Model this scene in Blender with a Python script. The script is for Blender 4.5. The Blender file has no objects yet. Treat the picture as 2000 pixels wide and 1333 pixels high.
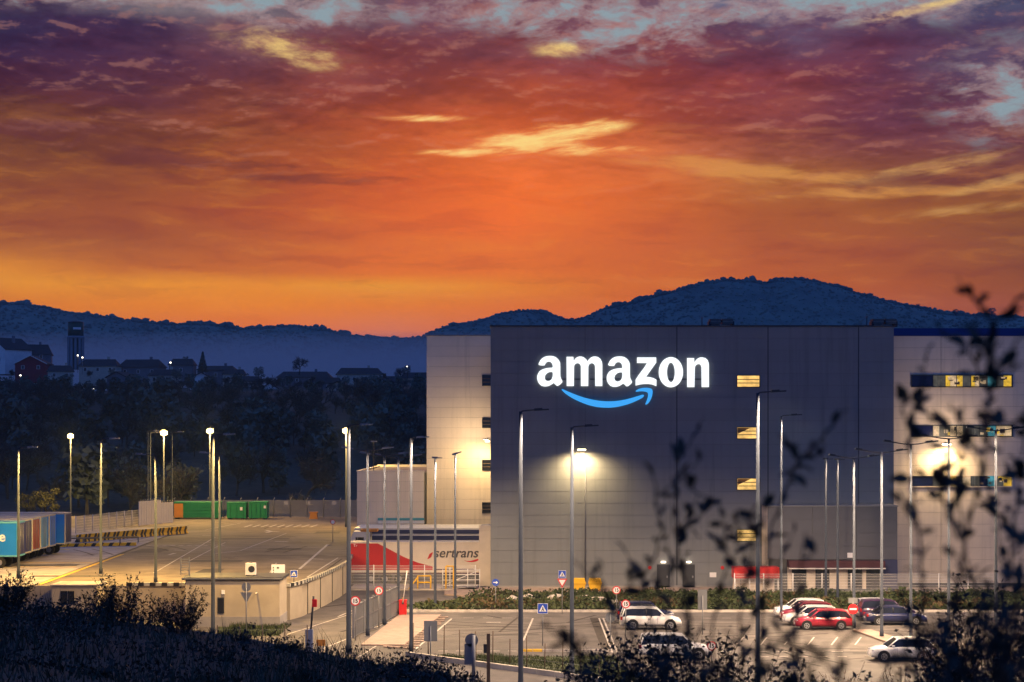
import bpy, bmesh, math, random
import numpy as np
from mathutils import Vector, Matrix, Quaternion

# ------------------------------------------------------------------ camera
SC = bpy.context.scene
COL = SC.collection
EYE = 14.5            # eye height above the car park, metres
FPX = 3500.0          # focal length in pixels of the 2000-pixel-wide photograph
HOR = 846.0           # the row of the horizon
cam_d = bpy.data.cameras.new('camera'); cam = bpy.data.objects.new('camera', cam_d); COL.objects.link(cam)
cam.location = (0, 0, EYE); cam.rotation_euler = (math.radians(90), 0, 0)
cam_d.sensor_width = 36; cam_d.lens = 63.0; cam_d.shift_y = (HOR-666.5)/2000.0
cam_d.clip_start = 0.1; cam_d.clip_end = 30000
cam_d.dof.use_dof = True; cam_d.dof.focus_distance = 165; cam_d.dof.aperture_fstop = 3.6
SC.camera = cam

# ------------------------------------------------------------------ render + exposure
SC.render.engine = 'CYCLES'
cy = SC.cycles
cy.use_denoising = True
cy.max_bounces = 5; cy.diffuse_bounces = 3; cy.glossy_bounces = 2; cy.transmission_bounces = 2
cy.volume_bounces = 0; cy.transparent_max_bounces = 12
cy.sample_clamp_indirect = 4.0
SC.view_settings.view_transform = 'Standard'; SC.view_settings.look = 'None'
SC.view_settings.exposure = 0.0; SC.view_settings.gamma = 1.0
SC.view_settings.use_curve_mapping = False

def lin(c):
    return tuple((v/255/12.92 if v/255 <= 0.04045 else ((v/255+0.055)/1.055)**2.4) for v in c)

# ------------------------------------------------------------------ sky
SUN_AZ, SUN_EL = math.atan((1060-1000)/FPX), math.atan((HOR-300)/FPX)
world = bpy.data.worlds.new('World'); SC.world = world; world.use_nodes = True
wt = world.node_tree; wt.nodes.clear()

class S:
    """a socket with arithmetic, so that node trees read as formulas"""
    tree = None
    def __init__(s, sock): s.s = sock
    @staticmethod
    def m(op, *a):
        n = S.tree.nodes.new('ShaderNodeMath'); n.operation = op
        for i, v in enumerate(a):
            if isinstance(v, S): S.tree.links.new(v.s, n.inputs[i])
            else: n.inputs[i].default_value = v
        return S(n.outputs[0])
    def __add__(s, o): return S.m('ADD', s, o)
    __radd__ = __add__
    def __sub__(s, o): return S.m('SUBTRACT', s, o)
    def __rsub__(s, o): return S.m('SUBTRACT', o, s)
    def __mul__(s, o): return S.m('MULTIPLY', s, o)
    __rmul__ = __mul__
    def __truediv__(s, o): return S.m('DIVIDE', s, o)
def ss(x, a, b):
    n = S.tree.nodes.new('ShaderNodeMapRange'); n.interpolation_type = 'SMOOTHSTEP'
    S.tree.links.new(x.s, n.inputs[0]); n.inputs[1].default_value = a; n.inputs[2].default_value = b
    return S(n.outputs[0])
def vec(x, y, z):
    n = S.tree.nodes.new('ShaderNodeCombineXYZ')
    for i, v in enumerate((x, y, z)):
        if isinstance(v, S): S.tree.links.new(v.s, n.inputs[i])
        else: n.inputs[i].default_value = v
    return S(n.outputs[0])
def fbm(v, scale, detail=6, rough=0.55, dist=0.0):
    n = S.tree.nodes.new('ShaderNodeTexNoise'); n.inputs['Scale'].default_value = scale
    n.inputs['Detail'].default_value = detail; n.inputs['Roughness'].default_value = rough
    n.inputs['Distortion'].default_value = dist
    S.tree.links.new(v.s, n.inputs['Vector']); return S(n.outputs['Fac'])
def mixc(f, a, b, mode='MIX'):
    n = S.tree.nodes.new('ShaderNodeMix'); n.data_type = 'RGBA'; n.blend_type = mode
    n.clamp_factor = True
    for i, v in ((0, f), (6, a), (7, b)):
        if isinstance(v, S): S.tree.links.new(v.s, n.inputs[i])
        elif i == 0: n.inputs[i].default_value = v
        else: n.inputs[i].default_value = tuple(v)+(1.0,)
    return S(n.outputs[2])
def ramp(x, stops, interp='LINEAR'):
    n = S.tree.nodes.new('ShaderNodeValToRGB'); cr = n.color_ramp; cr.interpolation = interp
    while len(cr.elements) > 1: cr.elements.remove(cr.elements[-1])
    for i, (p, c) in enumerate(stops):
        e = cr.elements[0] if i == 0 else cr.elements.new(p)
        e.position = p; e.color = tuple(c)+(1.0,)
    S.tree.links.new(x.s, n.inputs[0]); return S(n.outputs[0])

SKY_STRENGTH = 1.0
HAZE = 0.00010       # thickness of the air per metre
def build_sky():
    S.tree = wt
    tc = wt.nodes.new('ShaderNodeTexCoord')
    sx = wt.nodes.new('ShaderNodeSeparateXYZ'); wt.links.new(tc.outputs['Generated'], sx.inputs[0])
    dx, dy, dz = (S(sx.outputs[i]) for i in range(3))
    az = S.m('ARCTAN2', dx, dy)
    el = S.m('ARCSINE', dz)
    A = lambda x: math.atan((x-1000)/FPX)
    E = lambda y: math.atan((HOR-y)/FPX)
    # long flat streaks low down, puffs higher up: the vertical scale opens with height
    lg = S.m('LOGARITHM', S.m('MAXIMUM', el, 0.0) + 0.05, 2.718281828)
    qv = lg*10.0
    q = vec(az*17.0, qv, 0.7)
    q2 = vec(az*17.0+0.03, qv-0.17, 0.7)
    w1 = fbm(vec(az*9.0+2.0, el*30.0, 4.0), 1.5, 5, 0.6) - 0.5
    w2 = fbm(vec(az*9.0-6.0, el*26.0, 9.0), 1.5, 4, 0.6) - 0.5
    hi = ss(el, E(420), E(120))
    mid = ss(el, E(470), E(240))
    # warp grows with height so that low bands stay level
    wel = el + w1*(0.004 + hi*0.052)
    waz = az + w2*(0.04 + hi*0.13)
    t = wel*(1.0/E(-40))
    ys = [650, 600, 560, 535, 480, 420, 360, 300, 240, 180, 120, 60, 0]
    xs = [0, 250, 500, 750, 1000, 1250, 1500, 1750, 2000]
    G = {
     650: [(205,118,80),(212,116,78),(218,112,80),(205,118,100),(205,108,85),(205,104,80),(190,96,76),(172,92,76),(150,84,78)],
     600: [(218,126,62),(226,132,62),(228,132,66),(224,126,70),(216,116,72),(206,106,70),(190,98,70),(175,94,74),(150,86,74)],
     560: [(226,146,66),(230,148,66),(230,142,64),(228,150,70),(224,132,64),(208,110,66),(188,98,64),(172,92,66),(146,84,64)],
     535: [(222,140,60),(196,112,48),(198,108,46),(222,116,52),(224,118,58),(206,106,64),(184,96,62),(168,92,64),(142,84,60)],
     480: [(160,90,38),(164,92,40),(188,100,44),(216,110,50),(226,114,58),(204,104,62),(176,94,60),(164,90,62),(138,84,58)],
     420: [(154,86,38),(160,86,40),(178,88,44),(214,102,50),(242,114,58),(206,104,62),(170,92,60),(162,94,60),(142,88,58)],
     360: [(142,82,42),(152,84,46),(164,84,48),(204,92,50),(246,118,62),(206,104,62),(178,108,66),(146,86,64),(126,76,68)],
     300: [(124,74,54),(138,78,54),(160,82,54),(188,90,54),(232,118,70),(202,108,70),(156,88,72),(126,70,74),(112,66,76)],
     240: [(122,72,56),(112,62,62),(150,78,58),(180,82,58),(204,92,58),(184,84,62),(144,74,74),(114,62,80),(100,62,84)],
     180: [(82,46,66),(92,52,70),(110,58,66),(156,74,64),(166,74,60),(160,70,64),(130,62,74),(108,60,82),(98,78,104)],
     120: [(70,44,74),(74,46,76),(112,66,80),(130,66,72),(142,70,74),(136,64,74),(114,60,80),(102,60,86),(88,74,104)],
     60:  [(60,48,82),(70,52,84),(112,82,96),(114,66,82),(120,76,92),(122,70,86),(104,70,94),(94,76,106),(72,62,96)],
     0:   [(70,72,100),(120,110,118),(118,112,122),(116,80,98),(118,76,92),(110,78,98),(104,112,138),(104,118,144),(62,58,92)],
    }
    zen = lin((66, 62, 104))
    cols = []
    for i, x in enumerate(xs):
        st = [(max(0.0, E(y)/E(-40)), lin(G[y][i])) for y in ys]
        st.append((1.0, lin(G[0][i])))
        cols.append(ramp(t, st))
    total = None
    da = (A(2000)-A(0))/8
    ac = S.m('MINIMUM', S.m('MAXIMUM', waz, A(0)), A(2000))
    for i, c in enumerate(cols):
        ai = A(0)+i*da
        w = S.m('MAXIMUM', 1.0 - S.m('ABSOLUTE', ac-ai)*(1.0/da), 0.0)
        n = wt.nodes.new('ShaderNodeVectorMath'); n.operation = 'SCALE'
        wt.links.new(c.s, n.inputs[0]); wt.links.new(w.s, n.inputs['Scale'])
        if total is None: total = S(n.outputs[0])
        else:
            a = wt.nodes.new('ShaderNodeVectorMath'); a.operation = 'ADD'
            wt.links.new(total.s, a.inputs[0]); wt.links.new(n.outputs[0], a.inputs[1]); total = S(a.outputs[0])
    c = total
    # puffs lit from below: light undersides, plum bellies
    n1 = fbm(q, 1.0, 7, 0.60, 0.25)
    n2 = fbm(q2, 1.0, 7, 0.60, 0.25)
    rel = n1 - n2
    f1 = fbm(vec(az*46.0, qv*3.0, 6.0), 1.0, 5, 0.62, 0.3)
    f2 = fbm(vec(az*46.0+0.05, qv*3.0-0.32, 6.0), 1.0, 4, 0.62, 0.3)
    rel2 = rel*0.8 + (f1-f2)*0.62
    c = mixc(ss(n1*0.7+f1*0.3, 0.42, 0.60)*mid*0.56, c, (0.56, 0.50, 0.64), 'MULTIPLY')
    c = mixc(ss(rel2, 0.0, 0.14)*mid*0.30, c, (0.54, 0.50, 0.60), 'MULTIPLY')
    c = mixc(ss(rel2, -0.03, -0.16)*(mid*0.23+0.02), c, lin((206,140,120)))
    # thin streaks in the low sky
    s2 = fbm(vec(az*16.0, el*110.0+w1*2.0, 5.0), 1.0, 5, 0.62, 0.3)
    low = ss(el, E(720), E(520))*ss(el, E(120), E(330))
    c = mixc(ss(s2, 0.50, 0.66)*low*0.34, c, (0.60, 0.46, 0.52), 'MULTIPLY')
    c = mixc(ss(s2, 0.47, 0.32)*low*0.14, c, lin((250,165,90)))
    n3 = (fbm(vec(az*30.0, qv*1.9, 3.0), 1.0, 6, 0.66, 0.4) - 0.5)*1.5 + 0.5
    def blob0(x, y, rx, ry, tilt=0.0):
        a0 = az-A(x); e0 = el-E(y)
        a = a0*(FPX/rx); e = (e0 + a0*tilt)*(FPX/ry)
        return S.m('EXPONENT', (a*a+e*e)*-1.0)
    # openings to the pale blue sky, broken by puffs
    op = blob0(1960,205,150,110)*0.12 + blob0(1700,-6,250,54)*0.27 + blob0(330,-14,260,36)*0.20 + blob0(960,18,240,50)*0.10 + blob0(1240,50,200,80)*0.13 + blob0(20,10,170,40)*0.10 + blob0(560,30,150,40)*0.13
    gate = ss(op, 0.02, 0.12)
    opn = op + n3*0.5 + f1*0.6 + n1*0.1 - 0.10
    c = mixc(ss(opn, 0.50, 0.64)*gate*0.50, c, lin((186,156,156)))
    c = mixc(ss(opn, 0.60, 0.76)*gate*0.85, c, lin((140,166,176)))
    # yellow gaps lit by the low sun
    gaps = blob0(560,102,150,42,0.22)*0.20 + blob0(1095,97,70,18)*0.20 + blob0(1795,38,120,12,-0.16)*0.24
    gate = ss(gaps, 0.04, 0.20)
    gn = gaps*0.85 + n3*0.62 + f1*0.62 - 0.12
    c = mixc(ss(gn, 0.46, 0.80)*gate*0.65, c, lin((206,156,118)))
    c = mixc(ss(gn, 0.56, 1.0)*gate*0.95, c, lin((252,218,128)))
    s3 = (fbm(vec(az*26.0, el*170.0-az*26.0, 9.0), 1.0, 6, 0.66, 0.5) - 0.5)*1.6 + 0.5
    s4 = (fbm(vec(az*22.0, el*150.0+az*14.0, 2.0), 1.0, 6, 0.66, 0.4) - 0.5)*1.6 + 0.5
    sun = blob0(1090,262,130,20,-0.13)*0.36 + blob0(1012,276,70,11)*0.26 + blob0(895,300,80,8)*0.26 + blob0(1170,296,170,13)*0.20 + blob0(830,232,90,8)*0.22
    gate = ss(sun, 0.04, 0.20)
    sn = sun*0.9 + s3*0.6 + f1*0.62 - 0.11
    c = mixc(ss(sn, 0.40, 0.80)*0.75*gate, c, lin((252,150,86)))
    c = mixc(ss(sn, 0.56, 0.98)*gate, c, lin((255,240,150)))
    strk = blob0(1330,318,230,18,0.10)*0.22 + blob0(1560,352,240,22,0.07)*0.22 + blob0(1740,388,330,12,-0.02)*0.27
    gate = ss(strk, 0.05, 0.2)
    c = mixc(ss(strk+s4*0.6+f1*0.4, 0.52, 0.90)*gate*0.62, c, lin((226,160,88)))
    strk = blob0(1830,340,170,16,-0.16)*0.30 + blob0(1960,372,110,12,-0.2)*0.32 + blob0(1900,425,220,16,-0.05)*0.2
    gate = ss(strk, 0.05, 0.2)
    c = mixc(ss(strk+s3*0.6+f1*0.4, 0.52, 0.90)*gate*0.62, c, lin((222,170,104)))
    dk = blob0(1820,362,260,22,-0.07)*0.40 + blob0(80,262,150,22)*0.36 + blob0(300,315,260,30,0.05)*0.30 + blob0(620,352,220,18)*0.24 + blob0(200,205,280,28)*0.30
    c = mixc(ss(dk+s2, 0.62, 0.86)*ss(dk, 0.04, 0.2)*0.62, c, lin((104,56,66)))
    # glow around the hidden sun
    gl = blob0(1040,330,300,120)
    c = mixc(gl*0.34, c, lin((255,120,58)))
    # the air in between thins and blues what comes through: set the sky so that it reads right from the ground
    Lp = S.m('MINIMUM', S.m('DIVIDE', 245.0, S.m('MAXIMUM', S.m('TANGENT', el), 0.02)), 2350.0)
    T = S.m('EXPONENT', Lp*(-HAZE))
    iv = S.m('DIVIDE', 1.0, T)
    a1 = wt.nodes.new('ShaderNodeVectorMath'); a1.operation = 'SCALE'; wt.links.new(c.s, a1.inputs[0]); wt.links.new(iv.s, a1.inputs['Scale'])
    a2 = wt.nodes.new('ShaderNodeVectorMath'); a2.operation = 'SCALE'; a2.inputs[0].default_value = (0.09, 0.11, 0.24); wt.links.new((iv-1.0).s, a2.inputs['Scale'])
    a3 = wt.nodes.new('ShaderNodeVectorMath'); a3.operation = 'SUBTRACT'; wt.links.new(a1.outputs[0], a3.inputs[0]); wt.links.new(a2.outputs[0], a3.inputs[1])
    a4 = wt.nodes.new('ShaderNodeVectorMath'); a4.operation = 'MAXIMUM'; wt.links.new(a3.outputs[0], a4.inputs[0]); a4.inputs[1].default_value = (0.004, 0.004, 0.004)
    c = S(a4.outputs[0])
    # overhead and behind: the dusk sky that lights the place, plum towards the sunset, blue away from it
    back = ss(dy, 0.88, 0.15)
    up = ss(el, math.radians(13.5), math.radians(40))
    mott = fbm(vec(dx, dy, dz*1.5), 2.6, 5, 0.6)
    over = mixc(mott, lin((48, 86, 158)), lin((70, 108, 178)))
    c = mixc(up, c, over)
    dusk = mixc(ss(el, -0.02, 0.5), lin((72, 102, 166)), lin((44, 92, 184)))
    dusk = mixc(ss(mott, 0.42, 0.66)*0.35, dusk, lin((80, 116, 182)))
    c = mixc(back, c, dusk)
    # the physical sky underneath, sun just above the hills
    nish = wt.nodes.new('ShaderNodeTexSky'); nish.sky_type = 'NISHITA'; nish.sun_disc = False
    nish.sun_elevation = math.radians(2.0); nish.sun_rotation = SUN_AZ; nish.air_density = 1.5; nish.dust_density = 2.0
    sc = wt.nodes.new('ShaderNodeVectorMath'); sc.operation = 'SCALE'; sc.inputs['Scale'].default_value = 0.05
    wt.links.new(nish.outputs[0], sc.inputs[0])
    c = mixc(0.06, c, S(sc.outputs[0]))
    bg = wt.nodes.new('ShaderNodeBackground'); wt.links.new(c.s, bg.inputs[0]); bg.inputs[1].default_value = SKY_STRENGTH
    out = wt.nodes.new('ShaderNodeOutputWorld'); wt.links.new(bg.outputs[0], out.inputs[0])
    world.cycles.sampling_method = 'MANUAL'; world.cycles.sample_map_resolution = 512
build_sky()

# the sun itself is low behind the cloud and the hills: very weak, wide and orange
sun_d = bpy.data.lights.new('sun', 'SUN'); sun_d.energy = 0.12; sun_d.angle = math.radians(12); sun_d.color = (1.0, 0.5, 0.22)
sun = bpy.data.objects.new('sun', sun_d); COL.objects.link(sun)
sd = Vector((math.sin(SUN_AZ)*math.cos(SUN_EL), math.cos(SUN_AZ)*math.cos(SUN_EL), math.sin(SUN_EL)))
sun.rotation_euler = sd.to_track_quat('Z', 'Y').to_euler()

# ------------------------------------------------------------------ helpers
R = math.radians
random.seed(7); rng = np.random.default_rng(7)
def W(x, y, d): return Vector(((x-1000)*d/FPX, d, EYE-(y-HOR)*d/FPX))       # photo pixel at distance d
def P(x, y, g=0.0):                                                          # photo pixel on level ground g
    d = FPX*(EYE-g)/(y-HOR); return Vector(((x-1000)*d/FPX, d, g))
def tag(o, label=None, cat=None, group=None, kind=None):
    if label: o['label'] = label
    if cat: o['category'] = cat
    if group: o['group'] = group
    if kind: o['kind'] = kind
    return o
def empty(name, loc=(0,0,0), rz=0.0, label=None, cat=None, group=None, parent=None):
    o = bpy.data.objects.new(name, None); COL.objects.link(o); o.location = loc; o.rotation_euler = (0,0,rz)
    o.empty_display_size = 0.1
    if parent: o.parent = parent
    return tag(o, label, cat, group)
def link(name, mesh, parent=None, loc=(0,0,0), rot=(0,0,0), scale=(1,1,1)):
    o = bpy.data.objects.new(name, mesh); COL.objects.link(o)
    o.location = loc; o.rotation_euler = rot; o.scale = scale
    if parent: o.parent = parent
    return o
class MB:
    def __init__(s): s.v = []; s.f = []; s.m = []; s.sm = []
    def quad(s, a, b, c, d, m=0):
        n = len(s.v); s.v += [tuple(a), tuple(b), tuple(c), tuple(d)]; s.f.append((n, n+1, n+2, n+3)); s.m.append(m); s.sm.append(False); return s
    def ngon(s, pts, m=0):
        n = len(s.v); s.v += [tuple(p) for p in pts]; s.f.append(tuple(range(n, n+len(pts)))); s.m.append(m); s.sm.append(False); return s
    def box(s, x0, x1, y0, y1, z0, z1, m=0, M=None):
        n = len(s.v)
        p = [(x0,y0,z0),(x1,y0,z0),(x1,y1,z0),(x0,y1,z0),(x0,y0,z1),(x1,y0,z1),(x1,y1,z1),(x0,y1,z1)]
        if M is not None: p = [tuple(M @ Vector(q)) for q in p]
        s.v += p
        for q in ((0,3,2,1),(4,5,6,7),(0,1,5,4),(1,2,6,5),(2,3,7,6),(3,0,4,7)):
            s.f.append(tuple(n+i for i in q)); s.m.append(m); s.sm.append(False)
        return s
    def tube(s, pts, rad, n=6, m=0, caps=True, smooth=True):
        pts = [Vector(p) for p in pts]; k = len(pts); base = len(s.v)
        if not isinstance(rad, (list, tuple)): rad = [rad]*k
        prev = None
        for i, p in enumerate(pts):
            t = (pts[min(i+1,k-1)]-pts[max(i-1,0)])
            if t.length < 1e-9: t = Vector((0,0,1))
            t.normalize()
            if prev is None: u = t.orthogonal().normalized()
            else:
                u = prev - t*prev.dot(t)
                u = u.normalized() if u.length > 1e-6 else t.orthogonal().normalized()
            prev = u; w = t.cross(u)
            for j in range(n):
                a = 2*math.pi*j/n
                s.v.append(tuple(p+(u*math.cos(a)+w*math.sin(a))*rad[i]))
        for i in range(k-1):
            for j in range(n):
                a = base+i*n+j; b = base+i*n+(j+1)%n
                s.f.append((a, b, b+n, a+n)); s.m.append(m); s.sm.append(smooth)
        if caps:
            s.f.append(tuple(base+j for j in reversed(range(n)))); s.m.append(m); s.sm.append(False)
            s.f.append(tuple(base+(k-1)*n+j for j in range(n))); s.m.append(m); s.sm.append(False)
        return s
    def prism(s, pts, y0, y1, m=0):          # outline in x,z pushed along y
        n = len(s.v); k = len(pts)
        s.v += [(x, y0, z) for x, z in pts]+[(x, y1, z) for x, z in pts]
        s.f.append(tuple(n+i for i in range(k))); s.f.append(tuple(n+k+i for i in reversed(range(k)))); s.m += [m, m]; s.sm += [False, False]
        for i in range(k):
            j = (i+1) % k
            s.f.append((n+i, n+k+i, n+k+j, n+j)); s.m.append(m); s.sm.append(False)
        return s
    def slab(s, pts, z0, z1, m=0, ms=None):  # plan outline x,y pushed along z (counter-clockwise)
        n = len(s.v); k = len(pts)
        s.v += [(p[0], p[1], z0) for p in pts]+[(p[0], p[1], z1) for p in pts]
        s.f.append(tuple(n+i for i in reversed(range(k)))); s.f.append(tuple(n+k+i for i in range(k))); s.m += [m, m]; s.sm += [False, False]
        for i in range(k):
            j = (i+1) % k
            s.f.append((n+i, n+j, n+k+j, n+k+i)); s.m.append(m if ms is None else ms); s.sm.append(False)
        return s
    def mesh(s, name, mats):
        me = bpy.data.meshes.new(name); me.from_pydata(s.v, [], s.f)
        for a in (mats if isinstance(mats, (list, tuple)) else [mats]): me.materials.append(a)
        me.polygons.foreach_set('material_index', s.m); me.polygons.foreach_set('use_smooth', s.sm)
        me.update(); return me
    def build(s, name, mats, parent=None, loc=(0,0,0), rot=(0,0,0)):
        return link(name, s.mesh(name, mats), parent, loc, rot)
def np_mesh(name, v, f, mats, mi=None, smooth=False):
    me = bpy.data.meshes.new(name); v = np.asarray(v, np.float32); f = np.asarray(f, np.int32)
    k = f.shape[1]
    me.vertices.add(len(v)); me.vertices.foreach_set('co', v.ravel())
    me.loops.add(f.size); me.loops.foreach_set('vertex_index', f.ravel())
    me.polygons.add(len(f)); me.polygons.foreach_set('loop_start', np.arange(len(f), dtype=np.int32)*k)
    me.polygons.foreach_set('loop_total', np.full(len(f), k, np.int32))
    for a in (mats if isinstance(mats, (list, tuple)) else [mats]): me.materials.append(a)
    if mi is not None: me.polygons.foreach_set('material_index', np.asarray(mi, np.int32))
    if smooth: me.polygons.foreach_set('use_smooth', np.ones(len(f), bool))
    me.update(calc_edges=True); me.validate(); return me
def curve_to_mesh(cu, name, mats):
    o = bpy.data.objects.new('outline', cu); COL.objects.link(o)
    dg = bpy.context.evaluated_depsgraph_get(); dg.update()
    me = bpy.data.meshes.new_from_object(o.evaluated_get(dg)); me.name = name
    bpy.data.objects.remove(o); bpy.data.curves.remove(cu)
    me.materials.clear()
    for a in (mats if isinstance(mats, (list, tuple)) else [mats]): me.materials.append(a)
    for p in me.polygons: p.material_index = 0
    return me
def outline_mesh(name, loops, mats, depth):
    cu = bpy.data.curves.new(name, 'CURVE'); cu.dimensions = '2D'; cu.fill_mode = 'BOTH'; cu.extrude = depth/2
    for lp in loops:
        sp = cu.splines.new('POLY'); sp.points.add(len(lp)-1)
        for p, (x, y) in zip(sp.points, lp): p.co = (x, y, 0, 1)
        sp.use_cyclic_u = True
    return curve_to_mesh(cu, name, mats)
def text_mesh(name, txt, size, mats, depth=0.02, shear=0.0, bold=0.0, align='CENTER'):
    cu = bpy.data.curves.new(name, 'FONT'); cu.body = txt; cu.size = size; cu.extrude = depth/2
    cu.shear = shear; cu.offset = bold; cu.align_x = align; cu.align_y = 'CENTER'; cu.resolution_u = 3
    return curve_to_mesh(cu, name, mats)
UP = (R(90), 0, 0)       # stands a flat outline upright, facing the camera side
def smooth_loop(pts, it=2):
    for _ in range(it):
        q = []
        for i, a in enumerate(pts):
            b = pts[(i+1) % len(pts)]
            q += [(a[0]*.75+b[0]*.25, a[1]*.75+b[1]*.25), (a[0]*.25+b[0]*.75, a[1]*.25+b[1]*.75)]
        pts = q
    return pts

# ------------------------------------------------------------------ materials
MATS = {}
def mat(name, col, rough=0.7, metal=0.0, var=0.2, scale=1.0, bump=0.0, rnd=0.0, emit=None, power=0.0, spec=0.4, stain=None, coat=0.0, alpha=1.0, trans=0.0, streak=0.0):
    m = bpy.data.materials.new(name); m.use_nodes = True; nt = m.node_tree; S.tree = nt
    b = nt.nodes['Principled BSDF']
    b.inputs['Roughness'].default_value = rough; b.inputs['Metallic'].default_value = metal
    b.inputs['Specular IOR Level'].default_value = spec
    if coat: b.inputs['Coat Weight'].default_value = coat; b.inputs['Coat Roughness'].default_value = 0.06
    g = nt.nodes.new('ShaderNodeNewGeometry'); pos = S(g.outputs['Position'])
    c = None
    if var > 0:
        n = fbm(pos, scale, 6, 0.6); n2 = fbm(pos, scale*0.13, 4, 0.55)
        f = n*0.6 + n2*0.4
        lo = tuple(max(0, v*(1-var)) for v in col); hi = tuple(min(1, v*(1+var)) for v in col)
        c = mixc(ss(f, 0.32, 0.68), lo, hi)
        if stain:
            sc_, scol, amt = stain
            c = mixc(ss(fbm(pos, sc_, 5, 0.65, 0.4), 0.52, 0.68)*amt, c, scol)
        if streak:
            sp_ = nt.nodes.new('ShaderNodeSeparateXYZ'); nt.links.new(g.outputs['Position'], sp_.inputs[0])
            sv = vec(S(sp_.outputs[0])*1.6, S(sp_.outputs[1])*1.6, S(sp_.outputs[2])*0.07)
            c = mixc(ss(fbm(sv, 1.0, 5, 0.65), 0.48, 0.72)*streak, c, tuple(v*0.62 for v in col))
        rr = S.m('MINIMUM', n*0.25 + (rough-0.12), 1.0); nt.links.new(rr.s, b.inputs['Roughness'])
        if bump > 0:
            bp = nt.nodes.new('ShaderNodeBump'); bp.inputs['Strength'].default_value = bump; bp.inputs['Distance'].default_value = 0.05
            nt.links.new(fbm(pos, scale*9, 5, 0.6).s, bp.inputs['Height']); nt.links.new(bp.outputs[0], b.inputs['Normal'])
    if rnd > 0:
        oi = nt.nodes.new('ShaderNodeObjectInfo'); r = S(oi.outputs['Random'])
        base = c if c is not None else mixc(0.0, col, col)
        hs = nt.nodes.new('ShaderNodeHueSaturation'); nt.links.new(base.s, hs.inputs['Color'])
        nt.links.new((r*(2*rnd)+(1-rnd)).s, hs.inputs['Value']); c = S(hs.outputs[0])
    if c is not None: nt.links.new(c.s, b.inputs['Base Color'])
    else: b.inputs['Base Color'].default_value = tuple(col)+(1,)
    if emit is not None:
        b.inputs['Emission Color'].default_value = tuple(emit)+(1,); b.inputs['Emission Strength'].default_value = power
    if alpha < 1: b.inputs['Alpha'].default_value = alpha
    if trans: b.inputs['Transmission Weight'].default_value = trans
    MATS[name] = m; return m
asphalt   = mat('asphalt', (0.088,0.078,0.070), 0.82, var=0.42, scale=0.55, bump=0.3, stain=(0.22,(0.045,0.04,0.036),0.75))
asph_yard = mat('yard asphalt', (0.140,0.112,0.082), 0.8, var=0.45, scale=0.4, bump=0.3, stain=(0.10,(0.05,0.04,0.032),0.85))
concrete  = mat('concrete', (0.36,0.32,0.27), 0.85, var=0.28, scale=0.5, bump=0.25, stain=(0.15,(0.16,0.14,0.12),0.6))
conc_wall = mat('concrete wall', (0.40,0.36,0.29), 0.85, var=0.25, scale=0.7, bump=0.2, stain=(0.3,(0.2,0.17,0.13),0.5))
kerb_m    = mat('kerb stone', (0.45,0.41,0.36), 0.8, var=0.2, scale=2, bump=0.2)
paving    = mat('paving', (0.27,0.20,0.16), 0.85, var=0.22, scale=1.6, bump=0.2, rnd=0.12)
soil      = mat('dark soil', (0.035,0.028,0.022), 0.95, var=0.4, scale=3, bump=0.4)
grassland = mat('grass ground', (0.050,0.062,0.022), 0.95, var=0.5, scale=0.8, bump=0.5)
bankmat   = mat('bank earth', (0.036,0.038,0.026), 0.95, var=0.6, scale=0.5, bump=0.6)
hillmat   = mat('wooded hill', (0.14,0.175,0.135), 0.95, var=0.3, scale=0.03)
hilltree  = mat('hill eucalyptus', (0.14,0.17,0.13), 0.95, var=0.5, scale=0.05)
wood_flr  = mat('wood floor', (0.022,0.026,0.018), 0.95, var=0.5, scale=0.1)
paint_w   = mat('white paint', (0.40,0.37,0.33), 0.7, var=0.3, scale=3)
paint_y   = mat('yellow paint', (0.6,0.36,0.03), 0.7, var=0.25, scale=3)
panel_g   = mat('grey panel', (0.165,0.176,0.180), 0.5, var=0.09, scale=0.25, rnd=0.03, streak=0.45)
panel_c   = mat('cream panel', (0.66,0.56,0.43), 0.5, var=0.08, scale=0.25, rnd=0.03, streak=0.4)
core_m    = mat('wall core', (0.07,0.07,0.07), 0.8, var=0)
panel_a   = mat('annex panel', (0.088,0.090,0.105), 0.5, var=0.08, scale=0.6, rnd=0.03)
navy_m    = mat('navy cladding', (0.012,0.03,0.16), 0.45, var=0.1)
navy_band = mat('navy band', (0.03,0.035,0.09), 0.5, var=0.1)
white_m   = mat('white metal', (0.62,0.60,0.56), 0.45, var=0.06)
cream_m   = mat('cream wall', (0.37,0.31,0.22), 0.8, var=0.12, scale=0.8, stain=(0.6,(0.34,0.28,0.2),0.4))
greyband  = mat('grey plinth', (0.26,0.24,0.22), 0.8, var=0.15)
steel     = mat('galvanised steel', (0.20,0.205,0.215), 0.5, metal=0.35, var=0.12, scale=2)
pole_m = mat('pole paint', (0.034,0.040,0.054), 0.9, var=0.12, scale=2, spec=0.05)
darkmetal = mat('dark metal', (0.025,0.027,0.032), 0.5, var=0.1)
blackp    = mat('black plastic', (0.012,0.012,0.014), 0.5, var=0)
brownpost = mat('brown post', (0.09,0.06,0.04), 0.8, var=0.2, scale=3)
greysign  = mat('sign back', (0.20,0.21,0.22), 0.5, metal=0.3, var=0.1)
red_m     = mat('red paint', (0.50,0.012,0.014), 0.45, var=0.08)
redtr     = mat('red trailer skin', (0.42,0.010,0.014), 0.45, var=0.06)
sign_red  = mat('sign red', (0.55,0.02,0.025), 0.45, var=0)
sign_blue = mat('sign blue', (0.02,0.07,0.42), 0.45, var=0)
sign_white= mat('sign white', (0.75,0.74,0.72), 0.45, var=0)
sign_black= mat('sign black', (0.02,0.02,0.02), 0.5, var=0)
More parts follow.
